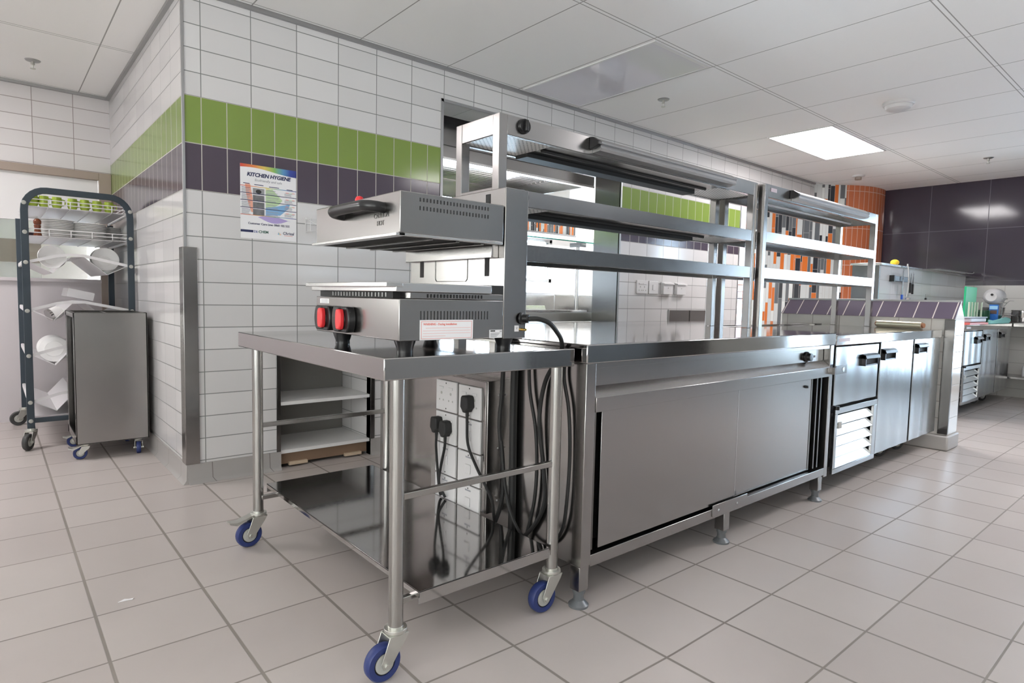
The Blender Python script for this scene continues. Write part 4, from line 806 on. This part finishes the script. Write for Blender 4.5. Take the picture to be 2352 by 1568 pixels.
hb_ = thing('recess_panel', 'dark grey flat panel standing for an opening low on the tiled pier behind the gantry posts', 'panel', (4.86, -.004, .76)); obj('recess_back', B().box(4.50, 5.22, -.004, -.001, .76, .94), mat('recess_shade', (.10, .09, .085), .35), hb_)  # flat plate in place of an opening, its shade in the colour
obj('recess_frame', B().box(4.485, 4.50, -.008, -.001, .755, .945).box(5.22, 5.235, -.008, -.001, .755, .945), ALU, hb_); obj('recess_divider', B().box(4.84, 4.85, -.007, -.003, .76, .94), DARK, hb_)
# ------------------------------------------------------------------ kitchen behind the left pass
h = thing('extractor_hood', 'stainless extractor hood hanging inside the wall opening behind the gantry', 'hood', (2.9, .95, 2.04))
obj('hood_front', B().box(1.95, 3.70, .42, .43, 2.10, ZC - .001).box(1.95, 1.96, .43, 1.60, 2.05, ZC - .001).box(3.69, 3.70, .43, 1.60, 2.05, ZC - .001), ST, h, .002)
obj('hood_canopy', B().prism([(.30, 2.045), (.30, 2.13), (.42, 2.17), (.43, 2.17), (.43, 2.05), (.32, 2.045)], 'x', 1.90, 3.715), ST, h, .003); obj('hood_lip', B().box(1.90, 3.715, .296, .33, 2.030, 2.048), STL, h, .002)
obj('hood_back', B().box(1.90, 3.715, 1.55, 1.62, 2.00, ZC - .001), ST, h, .002)
fi = B()
for i in range(16): fi.prism([(.50 + i * .064, 2.17), (.53 + i * .064, 2.20), (.56 + i * .064, 2.17)], 'x', 1.97, 3.68)
obj('grease_filters', fi, STD, h); obj('hood_lamp', B().box(2.2, 2.5, .36, .42, 2.044, 2.05), PAPER, h)
cp = label(obj('hood_notice', B().box(2.38, 2.62, 1.545, 1.549, 2.02, 2.14), mat('hood_notice', (.40, .40, .39), .4), h), 'grey notice plate')
g_ = thing('griddle_bench', 'stainless cooking bench with shallow griddle trays behind the pass opening', 'bench', (2.9, .7, 0))
obj('bench_top', B().box(1.90, 4.10, .33, 1.15, .885, .905), STP, g_, .002); obj('bench_fascia', B().box(1.90, 4.10, .325, .335, .825, .905), ZINC, g_, .002); obj('drawer_strip', B().box(1.92, 3.30, .333, .345, .79, .818).box(3.32, 4.06, .333, .345, .79, .818), ST, g_, .001)
obj('bench_body', B().box(1.92, 4.08, .345, 1.14, .08, .79), STD, g_)
q = B()
for xa_, xb_ in ((1.95, 2.72), (2.74, 3.50), (3.52, 4.08)): q.box(xa_, xb_, 1.15, 1.165, .905, 1.075)
obj('splashback', q, STL, g_, .002); obj('splash_cap', B().box(1.9, 4.10, 1.145, 1.18, 1.075, 1.087), STL, g_)
for xa_, xb_ in ((2.0, 2.95), (3.02, 3.80)):
    tb = B(); tb.prism([(.42, .906), (.42, .925), (.46, .925), (.47, .912), (.98, .912), (1.0, .955), (1.02, .955), (1.02, .906)], 'x', xa_, xb_); obj('griddle_tray', tb, STL, g_, .002)
obj('end_cheek', B().box(4.08, 4.10, .335, 1.15, .905, 1.06), ST, g_, .001)
gs = thing('glass_shelf', 'clear glass shelf with green edge on a steel post behind the pass opening', 'shelf', (2.9, .6, .905))
obj('glass_plate', B().box(1.9, 3.98, .40, .80, 1.545, 1.555), GLASS, gs); obj('glass_edge', B().box(1.9, 3.98, .396, .40, 1.545, 1.555), GEDGE, gs)
obj('shelf_post', B().cyl((3.86, .62, .914), (3.86, .62, 1.545), .021), TUBE, gs); obj('shelf_post', B().cyl((1.95, .62, .906), (1.95, .62, 1.545), .021), TUBE, gs); obj('shelf_bracket', B().box(3.82, 3.90, .55, .69, 1.525, 1.545), STD, gs)
sb = thing('service_ledge', 'white service ledge running under the dining room windows beyond the pass', 'counter', (6.0, 2.9, 0)); obj('ledge_top', B().box(3.0, 9.0, 2.7, 3.1, 1.05, 1.09), WALLW, sb, .004); obj('ledge_front', B().box(3.0, 9.0, 2.78, 2.84, 0, 1.05), WALLW, sb)
struct('wall_partition', B().box(1.6, 1.7, 2.6, 4.72, 0, ZC), WALLW)  # unseen wall added to close a light leak
c_ = thing('shelf_cabinet', 'brown shelved cabinet with orange tiled base seen past the tiled pier', 'cabinet', (8.5, 1.36, 0))
obj('cabinet_back', B().box(7.9, 9.2, 1.46, 1.49, .6, 1.45), mat('brown_pink_board', (.34, .19, .15), .4), c_); 
for z in (1.10, 1.20, 1.30): obj('shelf_board', B().box(7.9, 9.2, 1.25, 1.46, z, z + .015), PALE, c_)
obj('tiled_base', B().box(7.9, 9.2, 1.24, 1.48, 0, 1.08), mosaic('orange_cream_strips', (1, 0)), c_)
# ------------------------------------------------------------------ small things on the counters and half walls
f = thing('film_roll', 'roll of cling film lying on the refrigerator top below the purple capped wall', 'film roll', (4.60, -1.95, .868))
a, b_ = Vector((4.640, -1.785, .893)), Vector((4.560, -2.10, .893)); obj('film', B().cyl(a, b_, .024, 24), mat('cling_film', (.66, .60, .46), .18, .55), f); dd = (b_ - a).normalized(); obj('card_core', B().cyl(a - dd * .012, b_ + dd * .014, .017, 16), mat('card_brown', (.28, .13, .07), .7), f)
YS = -1.402
kr = thing('knife_rack', 'dark magnetic knife bar on the white tiled screen wall', 'knife rack', (6.25, YS, 1.27)); obj('magnet_bar', B().box(6.08, 6.42, YS - .02, YS + .02, 1.265, 1.315), mat('rack_blue_grey', (.14, .17, .20), .4), kr, .003); obj('bar_end', B().box(6.05, 6.08, YS - .022, YS + .02, 1.26, 1.32), BLK, kr)
def tool(name, x, z0, z1, m, zb, lab, cat, w_=.008, mb=ST):
    t_ = thing(name, lab, cat, (x, YS - .035, z0)); obj('handle', B().box(x - w_, x + w_, YS - .045, YS - .028, z0, zb), m, t_, .003); obj('blade', B().prism([(x - w_ * 1.3, zb), (x + w_ * 1.3, zb), (x + w_, z1 - .02), (x - w_ * .4, z1)], 'y', YS - .038, YS - .035), mb, t_); return t_
BLP = mat('blue_plastic', (.02, .10, .50), .35)
tool('palette_knife', 6.24, 1.02, 1.40, BLP, 1.14, 'palette knife with blue handle hanging on the screen wall', 'knife', .013)
tool('chef_knife', 6.46, 1.16, 1.36, BLK, 1.26, 'left of two black handled knives on the screen wall', 'knife', .010); tool('chef_knife', 6.53, 1.15, 1.37, BLK, 1.25, 'right of two black handled knives on the screen wall', 'knife', .010)
la = thing('ladle', 'long steel ladle hanging between the knives on the screen wall', 'ladle', (6.34, YS - .05, 1.08)); obj('ladle_shaft', B().tube([(6.36, YS - .03, 1.44), (6.35, YS - .05, 1.30), (6.33, YS - .05, 1.12)], .007, 8), STL, la); obj('ladle_cup', B().lathe([(0, -.03), (.025, -.02), (.034, .01), (.032, .01), (.022, -.015), (0, -.022)], (6.33, YS - .05, 1.10)), STL, la)
tool('paring_knife', 6.95, 1.06, 1.16, BLK, 1.12, 'small black handled knife alone further right on the screen wall', 'knife', .012)
sp = thing('yellow_sponge', 'yellow sponge brush standing on top of the tiled screen wall', 'sponge', (6.42, -1.30, 1.425)); obj('sponge', B().ball((6.42, -1.30, 1.462), .052, .038, .030), mat('yellow_foam', (.80, .52, .03), .7), sp); obj('brush_stem', B().cyl((6.38, -1.34, 1.426), (6.40, -1.32, 1.45), .006, 8), STL, sp)
tag(obj('flat_tray', B().prism([(7.05, 1.4255), (8.40, 1.4255), (8.45, 1.452), (8.40, 1.455), (8.36, 1.435), (7.12, 1.433)], 'y', -1.50, -1.16), STL), 'flat pale metal tray lying on the screen wall top at its right end', 'tray')
FT = .868
tag(obj('cutting_board', B().box(6.88, 7.27, -1.80, -1.782, FT + .001, 1.238), mat('green_board', (.02, .46, .20), .35), None, .004), 'tall green cutting board standing upright on the far refrigerator', 'cutting board')
gr_ = thing('plate_stand', 'pale rod plate stand in front of the green cutting board', 'rack', (7.1, -1.83, FT)); obj('stand_base', B().box(6.86, 7.36, -1.845, -1.82, FT, FT + .01), WHT, gr_)
for x in (6.88, 6.98, 7.08, 7.18, 7.34): obj('stand_rod', B().cyl((x, -1.832, FT + .01), (x, -1.832, 1.085), .009, 8), mat('pale_green_rod', (.62, .70, .55), .4) if x == 6.88 else bpy.data.materials['pale_green_rod'], gr_)
tag(obj('dark_canister', B().lathe([(.045, 0), (.05, .01), (.05, .12), (.045, .125), (0, .125)], (7.42, -1.77, FT)), mat('green_canister', (.03, .07, .045), .3)), 'squat dark green canister left of the mixer bowl', 'canister')
tag(obj('dark_jar', B().lathe([(.05, 0), (.055, .01), (.055, .135), (.045, .14), (0, .14)], (7.60, -1.80, FT)), mat('dark_green_jar', (.02, .075, .04), .2)), 'taller dark green jar touching the mixer on the far refrigerator', 'jar')
tb = thing('storage_tub', 'clear plastic storage tub at the left end of the far refrigerator', 'tub', (6.75, -1.90, FT)); obj('tub_body', B().box(6.50, 7.05, -1.942, -1.862, FT + .022, FT + .062), mat('tub_plastic', (.62, .70, .78), .3), tb, .01); obj('tub_lid', B().box(6.48, 7.07, -1.948, -1.858, FT + .062, FT + .074), mat('tub_lid', (.50, .56, .64), .35), tb, .004)
tag(obj('red_board', B().box(6.44, 7.10, -1.95, -1.855, FT, FT + .020), mat('red_board_plastic', (.72, .16, .14), .4), None, .003), 'flat red cutting board under the storage tub on the far refrigerator', 'cutting board')
q = B(); pts = [(7.16, .0005), (7.16, .045), (7.32, .036), (7.55, .048), (7.85, .068), (8.0, .058), (8.07, .032), (7.98, 0.0005)]; q.prism([(x, FT + z) for x, z in pts], 'y', -1.95, -1.928)
tag(obj('teal_cloth', q, mat('teal_fabric', (.30, .68, .62), .8), None, .008), 'crumpled pale teal cloth on the far refrigerator in front of the mixer', 'cloth')
mx = thing('stand_mixer', 'white stand mixer with steel bowl and blue front on the far refrigerator', 'mixer', (7.85, -1.83, FT)); x, y = 7.87, -1.83
obj('mixer_base', B().box(x - .12, x + .16, y - .09, y + .09, FT, FT + .035), WHT, mx, .015); obj('mixer_column', B().prism([(x + .06, FT + .035), (x + .16, FT + .035), (x + .14, FT + .26), (x + .05, FT + .26)], 'y', y - .05, y + .05), WHT, mx, .02)
obj('mixer_head', B().lathe([(0, -.17), (.05, -.168), (.08, -.13), (.092, -.05), (.088, .06), (.07, .14), (.03, .17), (0, .172)], (x, y, FT + .285), 'x', 28), WHT, mx)
for z in (-.02, -.06): obj('head_band', B().box(x - .10, x + .10, y - .092, y + .092, FT + .285 + z - .006, FT + .285 + z + .004), HUB, mx)
obj('mixer_bowl', B().lathe([(0, .036), (.06, .036), (.09, .10), (.10, .17), (.103, .17), (.095, .17), (.08, .10), (0, .05)], (x - .02, y, FT)), STP, mx); obj('mixer_knob', B().lathe([(.012, 0), (.012, .02), (0, .022)], (x - .168, y - .01, FT + .305), d=(-1, 0, 0), seg=12), BLK, mx); obj('speed_lever', B().tube([(x + .12, y - .06, FT + .18), (x + .14, y - .10, FT + .24), (x + .15, y - .14, FT + .245)], .004, 8), ALU, mx)
pk = thing('blue_packet', 'blue and white packet standing in front of the mixer bowl', 'packet', (7.69, -1.86, FT)); obj('packet', B().box(7.675, 7.71, -1.905, -1.825, FT, FT + .20), mat('packet_blue', (.03, .17, .55), .35), pk, .006); obj('packet_window', B().box(7.6735, 7.675, -1.895, -1.835, FT + .10, FT + .14), mat('packet_print', (.10, .06, .05), .5), pk); obj('packet_top', B().box(7.6735, 7.675, -1.90, -1.83, FT + .15, FT + .185), mat('packet_light', (.35, .62, .85), .4), pk)
bn = thing('corner_bench', 'stainless bench along the purple wall at the right edge', 'bench', (8.36, -3.0, 0)); obj('bench_top', B().box(8.14, 8.59, -4.6, -1.42, .83, .875), ST, bn, .003); obj('bench_upstand', B().box(8.575, 8.595, -4.6, -1.42, .875, .98), ST, bn)
for yy in (-4.5, -2.9): obj('leg', B().cyl((8.19, yy, 0), (8.19, yy, .83), .02), TUBE, bn)
obj('bench_undershelf', B().box(8.16, 8.58, -4.55, -1.60, .25, .27), ST, bn)
tag(obj('white_crate', B().box(8.19, 8.5, -2.62, -2.05, .271, .40), WHT, None, .02), 'white plastic crate on the undershelf of the corner bench', 'crate')
pt = thing('steel_pot', 'small stainless pot with side handle on the corner bench', 'pot', (8.42, -1.98, .875)); obj('pot_body', B().lathe([(0, 0), (.095, 0), (.10, .01), (.10, .13), (.105, .135), (.096, .135), (.094, .012), (0, .01)], (8.42, -1.98, .876)), STP, pt); obj('pot_handle', B().tube([(8.34, -1.92, .95), (8.27, -1.88, .955), (8.20, -1.85, .955)], .006, 8), TUBE, pt)
tag(obj('paper_scrap', B().prism([(-.175 + a_, -1.23 + b2) for a_, b2 in ((-.02, .0), (.0, .012), (.012, .004), (.026, .002), (.02, -.006), (.004, -.002))], 'z', .0006, .0022), PAPER, None), 'tiny torn paper scrap lying on a floor tile joint at lower left', 'paper')
